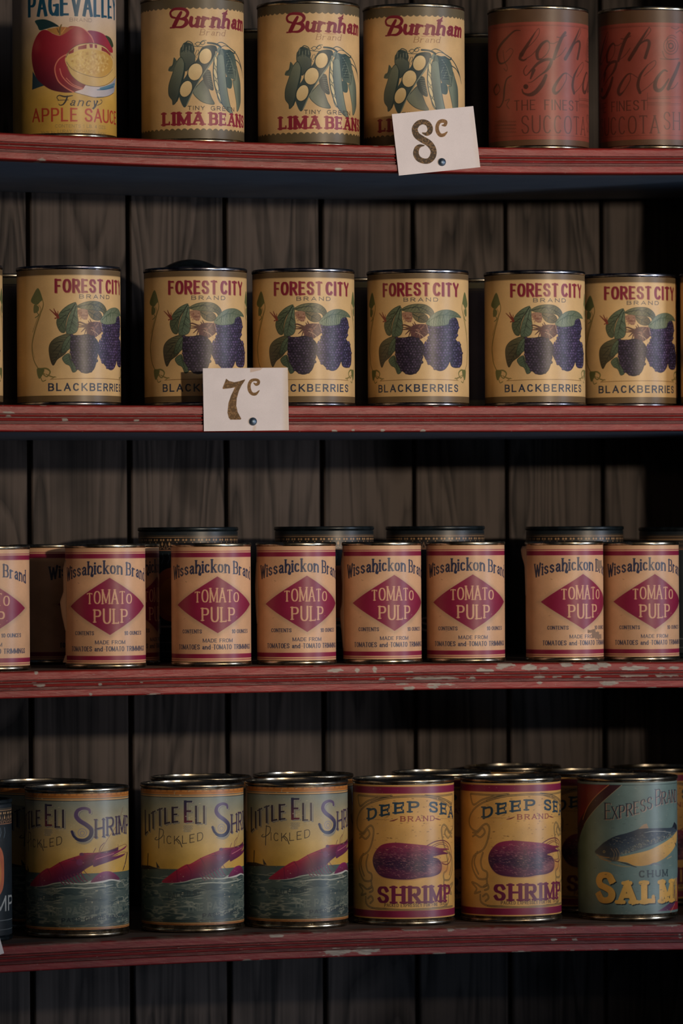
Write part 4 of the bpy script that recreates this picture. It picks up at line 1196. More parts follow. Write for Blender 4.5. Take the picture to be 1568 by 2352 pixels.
M_PAPER = label_mat('printed_paper', .46, .35, .10, .2)
M_LITHO = label_mat('printed_tin', .42, .4, .06, .24)
M_CARD = label_mat('white_card', .8, .2, .05)
M_TIN = metal_mat('dull_tinplate', (120, 108, 88), (206, 196, 178), .24)
M_DARKTIN = metal_mat('lacquered_tinplate', (84, 84, 98), (176, 174, 178), .22)
M_BLACK = metal_mat('black_lacquer', (14, 20, 24), (34, 44, 50), .3, .4)


# ------------------------------------------------------------------ the tins
KIND = {
    'apple': (art_apple, R2, 122.5, M_PAPER, M_TIN),
    'lima': (art_lima, R2, 122.5, M_PAPER, M_TIN),
    'succ': (art_succ, R2, 122.5, M_PAPER, M_TIN),
    'black': (art_black, R2, 116.0, M_PAPER, M_DARKTIN),
    'tom': (art_tom, R1, 102.5, M_PAPER, M_TIN),
    'eli': (art_eli, R2, 123.0, M_LITHO, M_TIN),
    'deep': (art_deep, R2, 123.0, M_LITHO, M_TIN),
    'salm': (art_salm, R2, 123.0, M_LITHO, M_TIN),
    'dark': (art_dark, R2, 116.0, M_LITHO, M_BLACK),
    'plain': (art_plain, R2, 116.0, M_PAPER, M_TIN),
}
CACHE = {}


def can_meshes(k):
    if k in CACHE:
        return CACHE[k]
    fn, R, H, lm, tm = KIND[k]
    r, h = R / 1000, H / 1000
    body = sharpen(lathe(k + '_body', [(0, .0022), (r - .004, .0022), (r - .0008, .0030), (r - .0003, .0036), (r - .0003, h - .0036), (r - .0008, h - .0030), (r - .0012, h - .0045), (0, h - .0045)]))
    ro = r + .0007

    def seam(z0, z1):
        return [(ro - .0018, z0), (ro - .0006, z0 + .0001), (ro, z0 + .0008), (ro, z1 - .0008), (ro - .0006, z1 - .0001), (ro - .0014, z1), (ro - .0020, z1 - .0004), (ro - .0022, z1 - .0014), (ro - .0022, z0 + .0004)]
    top = lathe(k + '_top_rim', seam(h - .0034, h), closed=True)
    base = lathe(k + '_base_rim', seam(0, .0034), closed=True)
    lz = h - .0040
    lid = lathe(k + '_lid', [(ro - .0021, h - .0006), (ro - .0024, lz + .0004), (ro - .0032, lz), (r * .86, lz), (r * .84, lz + .0008), (r * .81, lz + .0008), (r * .79, lz + .0001), (r * .6, lz + .0001), (r * .58, lz + .0006), (r * .55, lz + .0006), (r * .53, lz + .0002), (0, lz + .0002)])
    lab = fn().mesh(k + '_label')
    CACHE[k] = dict(can_body=(body, tm), top_rim=(top, tm), base_rim=(base, tm), lid=(lid, tm), label=(lab, lm))
    return CACHE[k]


SHELF = {1: (0.03967, -0.0017, 0.21753), 2: (0.00667, 0.0021, -0.00037), 3: (-0.01821, -0.00027, -0.21652), 4: (-0.03927, -0.00124, -0.43801)}
TH = 0.02184
X0, X1 = -0.46, 0.4435
DEPTH = 0.32694


def shelf_z(i, x):
    a, b, c = SHELF[i]
    return a * x * x + b * x + c


def place_can(name, k, shelf, x, y, deg, label, cat, group, paper_name='paper_label'):
    root = bpy.data.objects.new(name, None)
    root.empty_display_size = .02
    COL.objects.link(root)
    q = KIND[k][1] / 1000 * .95
    root.location = (x, y, max(shelf_z(shelf, x + d) for d in (-q, 0, q)) + .0001)
    root.rotation_euler = (0, 0, math.radians(deg))
    tag(root, label, cat, group)
    for part, (me, mt) in can_meshes(k).items():
        mesh_obj(paper_name if part == 'label' else part, me, root, mt)
    return root


def flap(root, R, deg, prof, name='torn_label_edge', colr=(206, 172, 140), dphi=9):
    """lifted edge of the paper label; prof = (height mm, lift mm) up the can, deg = bearing on the can"""
    bm = bmesh.new()
    V = np.linspace(prof[0][0], prof[-1][0], 28)
    L = np.interp(V, [p[0] for p in prof], [p[1] for p in prof])
    rows = []
    for v, l in zip(V, L):
        row = []
        for t in (0, .35, .7, 1.0):
            rr = (R + .25 + l * t ** 1.4) / 1000
            a = math.radians(deg + dphi * (1 - t))
            row.append(bm.verts.new((rr * math.sin(a), -rr * math.cos(a), v / 1000)))
        rows.append(row)
    for a, b in zip(rows, rows[1:]):
        for i in range(3):
            bm.faces.new((a[i], a[i + 1], b[i + 1], b[i]))
    me = bm_mesh(name, bm)
    o = mesh_obj(name, me, root, M_FLAP)
    md = o.modifiers.new('thick', 'SOLIDIFY'); md.thickness = .0003
    o['label'] = 'pale torn edge of the paper lifting off the can'
    return o


M_FLAP, _nt, _b, _ns, _ln = mat('bare_paper')
_b.inputs['Roughness'].default_value = .8
_n = node(_ns, 'ShaderNodeTexNoise'); _n.inputs['Scale'].default_value = 300
_c = node(_ns, 'ShaderNodeValToRGB'); _c.color_ramp.elements[0].color = lin4((170, 136, 108)); _c.color_ramp.elements[1].color = lin4((214, 184, 156))
_ln.new(_n.outputs['Fac'], _c.inputs['Fac']); _ln.new(_c.outputs['Color'], _b.inputs['Base Color'])

# ------------------------------------------------------------------ back wall of vertical boards
def wood_mat(name, dark, light, sx, sz, tone=True):
    M, nt, b, ns, ln = mat(name)
    tc = node(ns, 'ShaderNodeTexCoord')
    at = node(ns, 'ShaderNodeAttribute', attribute_name='tone')
    ad = node(ns, 'ShaderNodeVectorMath', operation='ADD')
    sc = node(ns, 'ShaderNodeVectorMath', operation='SCALE'); sc.inputs['Scale'].default_value = 7.0
    ln.new(at.outputs['Color'], sc.inputs[0])
    ln.new(tc.outputs['Object'], ad.inputs[0]); ln.new(sc.outputs[0], ad.inputs[1])
    mp = node(ns, 'ShaderNodeMapping'); mp.inputs['Scale'].default_value = (sx, 3, sz)
    ln.new(ad.outputs[0], mp.inputs['Vector'])
    # broad cathedral grain
    w = node(ns, 'ShaderNodeTexNoise'); w.inputs['Scale'].default_value = .55; w.inputs['Detail'].default_value = 2; w.inputs['Distortion'].default_value = .9
    ln.new(mp.outputs[0], w.inputs['Vector'])
    mu = node(ns, 'ShaderNodeMath', operation='MULTIPLY'); mu.inputs[1].default_value = 13.0
    fr = node(ns, 'ShaderNodeMath', operation='FRACT')
    ln.new(w.outputs['Fac'], mu.inputs[0]); ln.new(mu.outputs[0], fr.inputs[0])
    r1 = node(ns, 'ShaderNodeValToRGB')
    r1.color_ramp.elements[0].color = (.45, .45, .45, 1); r1.color_ramp.elements[1].color = (.55, .55, .55, 1)
    e = r1.color_ramp.elements.new(.75); e.color = (1, 1, 1, 1)
    ln.new(fr.outputs[0], r1.inputs['Fac'])
    # fine fibres
    mp2 = node(ns, 'ShaderNodeMapping'); mp2.inputs['Scale'].default_value = (sx * 12, 5, sz * 1.6)
    ln.new(ad.outputs[0], mp2.inputs['Vector'])
    f = node(ns, 'ShaderNodeTexNoise'); f.inputs['Scale'].default_value = 1.0; f.inputs['Detail'].default_value = 4
    ln.new(mp2.outputs[0], f.inputs['Vector'])
    bl = node(ns, 'ShaderNodeTexNoise'); bl.inputs['Scale'].default_value = 14; bl.inputs['Detail'].default_value = 3
    ln.new(ad.outputs[0], bl.inputs['Vector'])
    m1 = node(ns, 'ShaderNodeMix', data_type='FLOAT'); m1.inputs[0].default_value = .5
    ln.new(r1.outputs['Color'], m1.inputs[2]); ln.new(f.outputs['Fac'], m1.inputs[3])
    m2 = node(ns, 'ShaderNodeMix', data_type='FLOAT'); m2.inputs[0].default_value = .35
    ln.new(m1.outputs[0], m2.inputs[2]); ln.new(bl.outputs['Fac'], m2.inputs[3])
    # knots
    mp3 = node(ns, 'ShaderNodeMapping'); mp3.inputs['Scale'].default_value = (11, .1, 5.0)
    ln.new(ad.outputs[0], mp3.inputs['Vector'])
    vo = node(ns, 'ShaderNodeTexVoronoi'); vo.inputs['Scale'].default_value = 1.0; vo.inputs['Randomness'].default_value = 1.0
    ln.new(mp3.outputs[0], vo.inputs['Vector'])
    kr = node(ns, 'ShaderNodeValToRGB')
    kr.color_ramp.elements[0].position = .03; kr.color_ramp.elements[0].color = (.35, .35, .35, 1)
    kr.color_ramp.elements[1].position = .16; kr.color_ramp.elements[1].color = (1, 1, 1, 1)
    ln.new(vo.outputs['Distance'], kr.inputs['Fac'])
    cr = node(ns, 'ShaderNodeValToRGB')
    cr.color_ramp.elements[0].position = .40; cr.color_ramp.elements[0].color = lin4(dark)
    cr.color_ramp.elements[1].position = .66; cr.color_ramp.elements[1].color = lin4(light)
    ln.new(m2.outputs[0], cr.inputs['Fac'])
    mm = node(ns, 'ShaderNodeMix', data_type='RGBA', blend_type='MULTIPLY'); mm.inputs[0].default_value = 1.0
    ln.new(cr.outputs['Color'], mm.inputs[6]); ln.new(kr.outputs['Color'], mm.inputs[7])
    ln.new(mm.outputs[2], b.inputs['Base Color'])
    b.inputs['Roughness'].default_value = .75
    b.inputs['Specular IOR Level'].default_value = .25
    bp = node(ns, 'ShaderNodeBump'); bp.inputs['Strength'].default_value = .5; bp.inputs['Distance'].default_value = .0015
    ln.new(m1.outputs[0], bp.inputs['Height']); ln.new(bp.outputs[0], b.inputs['Normal'])
    return M


M_WALL = wood_mat('weathered_boards', (21, 20, 21), (85, 76, 72), 26, 2.2)
M_SIDE = wood_mat('dark_side_board', (30, 27, 27), (62, 55, 51), 26, 2.2)
seams = [-0.648, -0.555, -0.462, -0.370, -0.2784, -0.1863, -0.0945, -0.004, 0.0866, 0.175, 0.265, 0.3592, 0.4520]
bm = bmesh.new()
tl = bm.verts.layers.float_color.new('tone')
ZB, ZT = -0.80, 0.72
pr = random.Random(21)
for a, b in zip(seams, seams[1:]):
    tn = (pr.random(), 0.0, pr.random(), 1)
    g = .0021
    xs = [(a + g, DEPTH + .012), (a + g, DEPTH + .0012), (a + g + .0012, DEPTH), (b - g - .0012, DEPTH), (b - g, DEPTH + .0012), (b - g, DEPTH + .012)]
    lo = [bm.verts.new((x, y, ZB)) for x, y in xs]; hi = [bm.verts.new((x, y, ZT)) for x, y in xs]
    for v in lo + hi:
        v[tl] = tn
    for i in range(5):
        bm.faces.new((lo[i], lo[i + 1], hi[i + 1], hi[i]))
# tongue behind the gaps
q = [bm.verts.new(c) for c in ((seams[0], DEPTH + .009, ZB), (seams[-1], DEPTH + .009, ZB), (seams[-1], DEPTH + .009, ZT), (seams[0], DEPTH + .009, ZT))]
for v in q:
    v[tl] = (.1, 0, .2, 1)
bm.faces.new(q)
wall = mesh_obj('wall_back', bm_mesh('wall_back', bm, False), None, M_WALL)
wall['kind'] = 'structure'

# ------------------------------------------------------------------ upright at the end of the shelves
bm = bmesh.new()
bmesh.ops.create_cube(bm, size=1)
bmesh.ops.scale(bm, vec=(.022, DEPTH, ZT - ZB), verts=bm.verts)
bmesh.ops.bevel(bm, geom=bm.edges[:], offset=.0015, segments=2, affect='EDGES')
up = mesh_obj('shelf_upright', bm_mesh('shelf_upright', bm, False), None, M_SIDE)
up.location = (X1 + .0112, DEPTH / 2 - .0006, (ZB + ZT) / 2)
tag(up, 'dark upright side board closing the right end of the shelves', 'shelf side')

# ------------------------------------------------------------------ shelves
PROF = [(.018, 0), (.0016, 0), (.0007, -.0003), (.0001, -.0011), (0, -.002), (0, -.0068), (.0004, -.0071), (.0017, -.0073), (.0017, -.0077), (.0005, -.0080), (.0002, -.0088), (.0006, -.0095), (.0020, -.0098), (.0020, -.0106), (.0006, -.0109), (.0001, -.0119), (.0006, -.0130), (.0018, -.0133), (.0018, -.0138), (.0007, -.0140), (.0007, -.0146), (.0018, -.0149), (.0018, -.0155), (.0004, -.0157), (0, -.0160), (0, -.0208), (.0004, -.0214), (.0012, -.02184), (.018, -.02184)]
M_TRIM = label_mat('old_red_paint', .42, .35, .0)
nt = M_TRIM.node_tree
for n in nt.nodes:
    if n.type == 'TEX_NOISE':
        n.inputs['Scale'].default_value = 170; n.inputs['Detail'].default_value = 6; tn_ = n
    if n.type == 'BUMP':
        n.inputs['Strength'].default_value = .5; n.inputs['Distance'].default_value = .0012
mpn = node(nt.nodes, 'ShaderNodeMapping'); mpn.inputs['Scale'].default_value = (.35, 1, 1.6)
tcn = [n for n in nt.nodes if n.type == 'TEX_COORD'][0]
nt.links.new(tcn.outputs['Object'], mpn.inputs['Vector']); nt.links.new(mpn.outputs[0], tn_.inputs['Vector'])


def board_mat():
    M, nt, b, ns, ln = mat('worn_shelf_top')
    tc = node(ns, 'ShaderNodeTexCoord')
    mp = node(ns, 'ShaderNodeMapping'); mp.inputs['Scale'].default_value = (8, 90, 90)
    nz = node(ns, 'ShaderNodeTexNoise'); nz.inputs['Scale'].default_value = 1.2; nz.inputs['Detail'].default_value = 5
    ln.new(tc.outputs['Object'], mp.inputs['Vector']); ln.new(mp.outputs[0], nz.inputs['Vector'])
    cr = node(ns, 'ShaderNodeValToRGB')
    cr.color_ramp.elements[0].position = .35; cr.color_ramp.elements[0].color = lin4((62, 50, 46))
    cr.color_ramp.elements[1].position = .68; cr.color_ramp.elements[1].color = lin4((112, 92, 82))
    ln.new(nz.outputs['Fac'], cr.inputs['Fac']); ln.new(cr.outputs['Color'], b.inputs['Base Color'])
    b.inputs['Roughness'].default_value = .7
    M2, nt, b, ns, ln = mat('blue_grey_paint')
    tc = node(ns, 'ShaderNodeTexCoord')
    nz = node(ns, 'ShaderNodeTexNoise'); nz.inputs['Scale'].default_value = 30; nz.inputs['Detail'].default_value = 5
    ln.new(tc.outputs['Object'], nz.inputs['Vector'])
    cr = node(ns, 'ShaderNodeValToRGB')
    cr.color_ramp.elements[0].color = lin4((110, 124, 142)); cr.color_ramp.elements[1].color = lin4((140, 152, 168))
    ln.new(nz.outputs['Fac'], cr.inputs['Fac']); ln.new(cr.outputs['Color'], b.inputs['Base Color'])
    b.inputs['Roughness'].default_value = .6
    return M, M2


M_TOP, M_UNDER = board_mat()
# patches where the red paint has flaked: (x m, fraction down the face, length m, height fraction)
def px(X):
    return X1 * 0 + (-.2986 + X * .0003835)


CH = {1: [], 2: [], 3: [], 4: []}
for (X, Y, w, h) in [(85, 1097, 110, 20), (240, 1060, 130, 30), (420, 1075, 90, 40), (520, 1085, 60, 20), (880, 1075, 160, 55), (960, 1060, 100, 40), (1200, 1085, 220, 25), (1400, 1085, 50, 15), (1500, 1085, 80, 20), (500, 1145, 80, 16), (620, 1142, 60, 12), (770, 1142, 60, 16), (900, 1150, 120, 12), (1200, 1137, 220, 16), (1450, 1137, 200, 20), (1000, 1195, 140, 30), (490, 1187, 30, 20), (1100, 1175, 200, 9), (700, 1060, 90, 30)]:
    CH[3].append((px(1068 + X / 3.136), (Y - 1043) / 184, w / 3.136 * .0003835, h / 184))
for (X, Y, w, h) in [(500, 915, 80, 20), (630, 915, 20, 25), (735, 910, 20, 25), (945, 925, 50, 10), (1400, 913, 100, 20), (1500, 893, 60, 20), (780, 965, 34, 14), (1090, 960, 330, 14), (1330, 960, 34, 15), (900, 995, 70, 8), (1130, 995, 150, 10), (942, 1020, 60, 26), (1090, 1012, 60, 18)]:
    CH[3].append((px(560 + X / 2.613), (Y - (893 - .016 * X)) / 152, w / 2.613 * .0003835, h / 152))
for (X, Y, w, h) in [(235, 1000, 40, 20), (210, 996, 34, 14), (820, 985, 20, 12), (525, 1055, 16, 15), (210, 930, 15, 12), (580, 1000, 14, 12)]:
    CH[3].append((px(X / 2.613), (Y - (925 - .02 * X)) / 155, w / 2.613 * .0003835, h / 155))
for (X, Y, w, h) in [(590, 1225, 180, 45), (780, 1220, 150, 40), (1325, 1075, 44, 40), (1080, 1082, 150, 12), (1400, 1070, 130, 10), (200, 1112, 90, 20), (460, 1090, 60, 10)]:
    CH[4].append((px(540 + X / 2.8), (Y - (1100 - .022 * X)) / 176, w / 2.8 * .0003835, h / 176))
for (X, Y, w, h) in [(655, 1178, 34, 12), (800, 1180, 44, 12), (1530, 1165, 20, 22), (1100, 1090, 220, 14), (1450, 1090, 160, 14), (700, 1100, 120, 8)]:
    CH[4].append((px(1028 + X / 2.9037), (Y - (1093 - .006 * X)) / 168, w / 2.9037 * .0003835, h / 168))
for (X, Y, w, h) in [(55, 960, 60, 12), (60, 985, 20, 14), (385, 998, 24, 20), (800, 1005, 20, 8)]:
    CH[2].append((px(X / 2.613), (Y - 916) / 157, w / 2.613 * .0003835, h / 157))
for (X, Y, w, h) in [(1110, 1140, 30, 14), (850, 1142, 20, 12), (660, 1142, 16, 12), (540, 1145, 30, 10)]:
    CH[2].append((px(560 + X / 2.8), (Y - 990) / 160, w / 2.8 * .0003835, h / 160))
for (X, Y, w, h) in [(260, 955, 50, 14), (535, 1013, 34, 16)]:
    CH[1].append((px(X / 2.613 + (0 if X < 300 else 560)), .95, w / 2.613 * .0003835, h / 150))


def trim_mesh(i):
    P = [PROF[0]]
    for a, b in zip(PROF, PROF[1:]):
        L = math.hypot(b[0] - a[0], b[1] - a[1])
        n = 1 if a[0] > .01 or b[0] > .01 else max(1, int(L / .0005))
        for t in range(1, n + 1):
            P.append((a[0] + (b[0] - a[0]) * t / n, a[1] + (b[1] - a[1]) * t / n))
    P = np.array(P)
    xs = np.arange(X0, X1 + .0002, .0006)
    nv, nu = len(P), len(xs)
    rs = np.random.RandomState(40 + i)
    zz = np.array([shelf_z(i, x) for x in xs])
    wob = (vnoise(1, nu, 1, 90, 50 + i, 3)[0] - .5) * .0006
    co_ = np.zeros((nv, nu, 3), np.float32)
    co_[..., 0] = xs[None]
    co_[..., 1] = P[:, :1] + wob[None] * (P[:, :1] < .01)
    co_[..., 2] = P[:, 1:] + zz[None]
    fr = -P[:, 1] / TH
    base = np.array((132, 34, 29) if i < 4 else (120, 34, 34), np.float32)  # lowest shelf gets a darker red, its weaker light painted in
    col = np.ones((nv, nu, 1), np.float32) * base
    n1 = vnoise(nv, nu, 6, 30, 60 + i, 4); n2 = vnoise(nv, nu, 2.2, 9, 70 + i, 3)
    col *= (.86 + .28 * n1)[..., None]
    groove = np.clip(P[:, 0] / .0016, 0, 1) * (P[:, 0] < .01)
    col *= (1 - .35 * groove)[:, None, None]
    chip = np.zeros((nv, nu), np.float32)
    for (cx, cf, L, h) in CH[i]:
        d = np.sqrt(((xs[None] - cx) / (L / 2 + .0004)) ** 2 + ((fr[:, None] - cf) / (h / 2 + .012)) ** 2)
        chip = np.maximum(chip, np.clip((1.05 - d + (n2 - .5) * 1.3) / .18, 0, 1) * (groove[:, None] < .6))
    # fine wear on the arrises
    arr = ((fr < .05) | (fr > .93)).astype(np.float32)[:, None]
    lim = {1: .80, 2: .80, 3: .76, 4: .66}[i]
    n3 = vnoise(nv, nu, 3, 22, 80 + i, 3)
    chip = np.maximum(chip, np.clip((n3 - lim) / .04, 0, 1) * arr)
    n4 = vnoise(nv, nu, 1.6, 4, 90 + i, 2)
    chip = np.maximum(chip, np.clip((n4 - .87) / .04, 0, 1) * .6 * (groove[:, None] < .5))
    cc = np.array((144, 132, 120), np.float32) * (.8 + .35 * n2)[..., None]
    col = col * (1 - chip[..., None]) + cc * chip[..., None]
    if i == 4:
        e = np.clip((.09 - fr) / .05, 0, 1)[:, None] * np.clip((n3 - .35) / .1, 0, 1)
        col = col * (1 - .7 * e[..., None]) + np.array((104, 84, 76), np.float32) * .7 * e[..., None]
    me = bpy.data.meshes.new('front_trim')
    me.vertices.add(nv * nu); me.vertices.foreach_set('co', co_.ravel())
    j, k = np.meshgrid(np.arange(nv - 1), np.arange(nu - 1), indexing='ij')
    q = np.stack([j * nu + k, (j + 1) * nu + k, (j + 1) * nu + k + 1, j * nu + k + 1], -1).reshape(-1, 4).astype(np.int32)
    me.loops.add(len(q) * 4); me.loops.foreach_set('vertex_index', q.ravel())
    me.polygons.add(len(q)); me.polygons.foreach_set('loop_start', np.arange(0, len(q) * 4, 4, dtype=np.int32))
    me.polygons.foreach_set('use_smooth', np.ones(len(q), bool))
    me.update(calc_edges=True)
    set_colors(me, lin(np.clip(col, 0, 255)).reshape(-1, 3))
    return sharpen(me, 50)


SH_LABEL = {1: 'red painted shelf with apple sauce, lima bean and succotash cans, topmost', 2: 'red painted shelf carrying the blackberry cans, seven cent card on its edge',
            3: 'red painted shelf carrying the tomato pulp cans, much flaked paint', 4: 'red shelf, tinted darker for weaker light, carrying the shrimp and salmon cans, lowest of the four'}
for i in (1, 2, 3, 4):
    bm = bmesh.new()
    n = 60
    ys = (.0165, DEPTH - .0004)
    rings = []
    for a in range(n + 1):
        x = X0 + (X1 - X0) * a / n
        z = shelf_z(i, x)
        rings.append([bm.verts.new(c) for c in ((x, ys[0], z - .0001), (x, ys[1], z - .0001), (x, ys[1], z - TH + .0001), (x, ys[0], z - TH + .0001))])
    for a, b in zip(rings, rings[1:]):
        for e in range(4):
            f = bm.faces.new((a[e], a[(e + 1) % 4], b[(e + 1) % 4], b[e]))
            f.material_index = 1 if e == 2 else 0
    bm.faces.new(rings[0]); bm.faces.new(rings[-1])
    me = bm_mesh('shelf_board', bm, False)
    me.materials.append(M_TOP); me.materials.append(M_UNDER)
    sh = bpy.data.objects.new('shelf', me)
    COL.objects.link(sh)
    tag(sh, SH_LABEL[i], 'shelf', 'red edged shelves against the board wall')
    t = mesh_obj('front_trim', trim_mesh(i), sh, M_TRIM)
    t['label'] = 'fluted red front moulding with chipped paint'

# ------------------------------------------------------------------ cans on the shelves
g_lima, g_succ, g_black, g_tom = 'lima bean cans on the top shelf', 'succotash cans on the top shelf', 'blackberry cans on the second shelf', 'tomato pulp cans on the third shelf'
g_dark, g_eli, g_deep, g_plain = 'dark tins with a triangle border', 'pickled shrimp cans on the lowest shelf', 'red banded shrimp cans on the lowest shelf', 'dark labelled cans in the back rows'
T = {}
LIST = [
    (1, 'apple', -.2229, .066, -15.2, 'apple_sauce_can', 'apple sauce can with big red apple label at the left of top shelf', None),
    (1, 'lima', -.1117, .066, -8.3, 'lima_bean_can', 'lima bean can beside the apple sauce can', g_lima),
    (1, 'lima', -.0093, .066, -9.3, 'lima_bean_can', 'lima bean can in the middle of the three lima bean cans', g_lima),
    (1, 'lima', .0853, .066, -19.3, 'lima_bean_can', 'lima bean can partly hidden by the eight cent price card', g_lima),
    (1, 'succ', .1986, .066, -20.8, 'succotash_can', 'faded red succotash can right of the eight cent card, whole width visible', g_succ),
    (1, 'succ', .3006, .066, -76.7, 'succotash_can', 'faded red succotash can cut by the right edge of the photo', g_succ),
    (1, 'plain', -.0083, .235, -17.4, 'dark_label_can', 'dark can far behind the gap between the first two lima bean cans', g_plain),
    (1, 'plain', .2037, .235, -20.1, 'dark_label_can', 'dark can far behind, between lima bean and succotash cans', g_plain),
    (2, 'black', -.3216, .066, -3.8, 'blackberry_can', 'blackberry can showing only a sliver at the left edge of the photo', g_black),
    (2, 'black', -.2205, .066, 12.8, 'blackberry_can', 'leftmost whole blackberry can, its label turned to the right', g_black),
    (2, 'black', -.1104, .066, -4.9, 'blackberry_can', 'blackberry can behind the left part of the seven cent card', g_black),
    (2, 'black', -.0151, .066, -9.5, 'blackberry_can', 'blackberry can behind the right part of the seven cent card', g_black),
    (2, 'black', .0875, .066, -19.4, 'blackberry_can', 'blackberry can standing apart, its label facing straight out, right of centre', g_black),
    (2, 'black', .1938, .066, -6.1, 'blackberry_can', 'blackberry can overlapping the next can at its right', g_black),
    (2, 'black', .2948, .104, -6.3, 'blackberry_can', 'blackberry can set back, partly covered by the can on its left', g_black),
    (2, 'black', .3755, .066, -13.1, 'blackberry_can', 'blackberry can showing only a sliver at the right edge of the photo', g_black),
    (2, 'plain', -.2409, .2, -14.4, 'dark_label_can', 'dark can behind the leftmost blackberry cans', g_plain),
    (2, 'plain', .0795, .2, -18.7, 'dark_label_can', 'dark can behind the gap right of the seven cent card', g_plain),
    (2, 'plain', .1882, .2, -20.0, 'dark_label_can', 'dark can behind the gap left of the overlapping blackberry pair', g_plain),
    (3, 'tom', -.2925, .056, -29.5, 'tomato_pulp_can', 'tomato pulp can cut by the left edge of the photo', g_tom),
    (3, 'tom', -.1930, .056, -20.1, 'tomato_pulp_can', 'tomato pulp can with a long torn label edge, second from left in front', g_tom),
    (3, 'tom', -.1012, .056, -18.3, 'tomato_pulp_can', 'tomato pulp can in front of the leftmost dark tin lid', g_tom),
    (3, 'tom', -.0263, .056, -12.7, 'tomato_pulp_can', 'tomato pulp can left of the can with the frayed bulging label', g_tom),
    (3, 'tom', .0501, .056, -11.3, 'tomato_pulp_can', 'tomato pulp can with a frayed label edge bulging at mid height', g_tom),
    (3, 'tom', .1255, .056, -19.9, 'tomato_pulp_can', 'tomato pulp can left of the wide dark gap', g_tom),
    (3, 'tom', .2157, .056, -3.1, 'tomato_pulp_can', 'tomato pulp can with rumpled label and dark scuff, right of the gap', g_tom),
    (3, 'tom', .2882, .062, -10.5, 'tomato_pulp_can', 'rightmost tomato pulp can', g_tom),
    (3, 'tom', -.1990, .215, 53.1, 'tomato_pulp_can', 'tomato pulp can in shadow, seen between the two leftmost front cans', g_tom),
    (3, 'tom', -.1589, .132, 44.2, 'tomato_pulp_can', 'tomato pulp can in shadow behind the can with the long torn label', g_tom),
    (3, 'dark', -.0781, .200, -16.7, 'dark_tin', 'dark tin with triangle border, leftmost behind the tomato cans', g_dark),
    (3, 'dark', .0416, .186, 1.8, 'dark_tin', 'dark tin with triangle border, second from left behind the tomato cans', g_dark),
    (3, 'dark', .1445, .186, 20.5, 'dark_tin', 'dark tin with triangle border, third from left behind the tomato cans', g_dark),
    (3, 'dark', .2758, .186, -11.2, 'dark_tin', 'dark tin with triangle border behind the rumpled tomato can', g_dark),
    (3, 'dark', .3840, .186, 120, 'dark_tin', 'dark tin with triangle border at the right edge, behind the last tomato can', g_dark),
    (4, 'dark', -.3141, .075, 4.0, 'dark_tin', 'dark shrimp tin with orange panel cut by the left edge, lowest shelf', g_dark),
    (4, 'eli', -.2135, .075, -43.7, 'pickled_shrimp_can', 'pickled shrimp can turned to show the shrimp whole, leftmost front can', g_eli),
    (4, 'eli', -.1131, .075, -16.6, 'pickled_shrimp_can', 'pickled shrimp can in the middle of the front three', g_eli),
    (4, 'eli', -.0208, .075, -14.9, 'pickled_shrimp_can', 'pickled shrimp can with a pale torn corner, next to the red banded cans', g_eli),
    (4, 'deep', .0748, .075, -19.1, 'shrimp_can', 'red banded shrimp can nearer the pickled shrimp cans', g_deep),
    (4, 'deep', .1723, .075, -9.4, 'shrimp_can', 'red banded shrimp can next to the salmon can', g_deep),
    (4, 'salm', .2801, .075, -21.8, 'salmon_can', 'blue green salmon can with a fish on its label', None),
    (4, 'eli', -.2175, .172, 5.1, 'pickled_shrimp_can', 'pickled shrimp can in back row, only rim showing at far left', g_eli),
    (4, 'eli', -.0761, .172, -16.7, 'pickled_shrimp_can', 'pickled shrimp can in back row, rim above the middle front shrimp can', g_eli),
    (4, 'eli', .0166, .172, 32.0, 'pickled_shrimp_can', 'pickled shrimp can in back row, rim above the torn corner can', g_eli),
    (4, 'deep', .1438, .172, -19.6, 'shrimp_can', 'red banded can in back row, rim between the two front ones', g_deep),
    (4, 'deep', .2779, .172, -11.3, 'shrimp_can', 'red banded can in back row, rim just behind the salmon can', g_deep),
    (4, 'deep', .2480, .272, -20.6, 'shrimp_can', 'red banded can against the wall, rim above the gap left of salmon can', g_deep),
    (4, 'deep', .3850, .262, -22.4, 'shrimp_can', 'red banded can against the wall, rim at the right edge', g_deep),
]
for (sh_, k, x, y, dg, nm, lb, gp) in LIST:
    T[(sh_, round(x, 4))] = place_can(nm, k, sh_, x, y, dg, lb, 'can', gp, 'printed_label' if KIND[k][3] is M_LITHO else 'paper_label')

# lifted paper edges
flap(T[(3, -.1930)], R1, -85 + 4.5, [(30, .1), (43.6, 3.0), (54.6, 4.4), (63, 1.6), (82, 1.8), (89, .2)])
flap(T[(3, -.1930)], R1, -85 + 4.5, [(4.2, 2.4), (10.5, .2)], 'torn_label_corner')
flap(T[(3, .0501)], R1, -85 - 7.6, [(12, .2), (26, 1.2), (36, 2.2), (44, 2.6), (50, .9), (66, .5), (84, 1.6), (94, .2)])
flap(T[(3, -.0263)], R1, -85 - 5.2, [(34, .2), (50, 1.0), (66, 1.4), (86, .3)])
flap(T[(3, .2157)], R1, -84 - 18, [(56, .2), (70, .5), (82, .9), (90, 3.2), (96, 4.0), (98.6, 2.6)])
flap(T[(4, -.0208)], R2, -85 - 3, [(80, .2), (92, 2.0), (100, 2.2), (110, .8), (117, .2)])

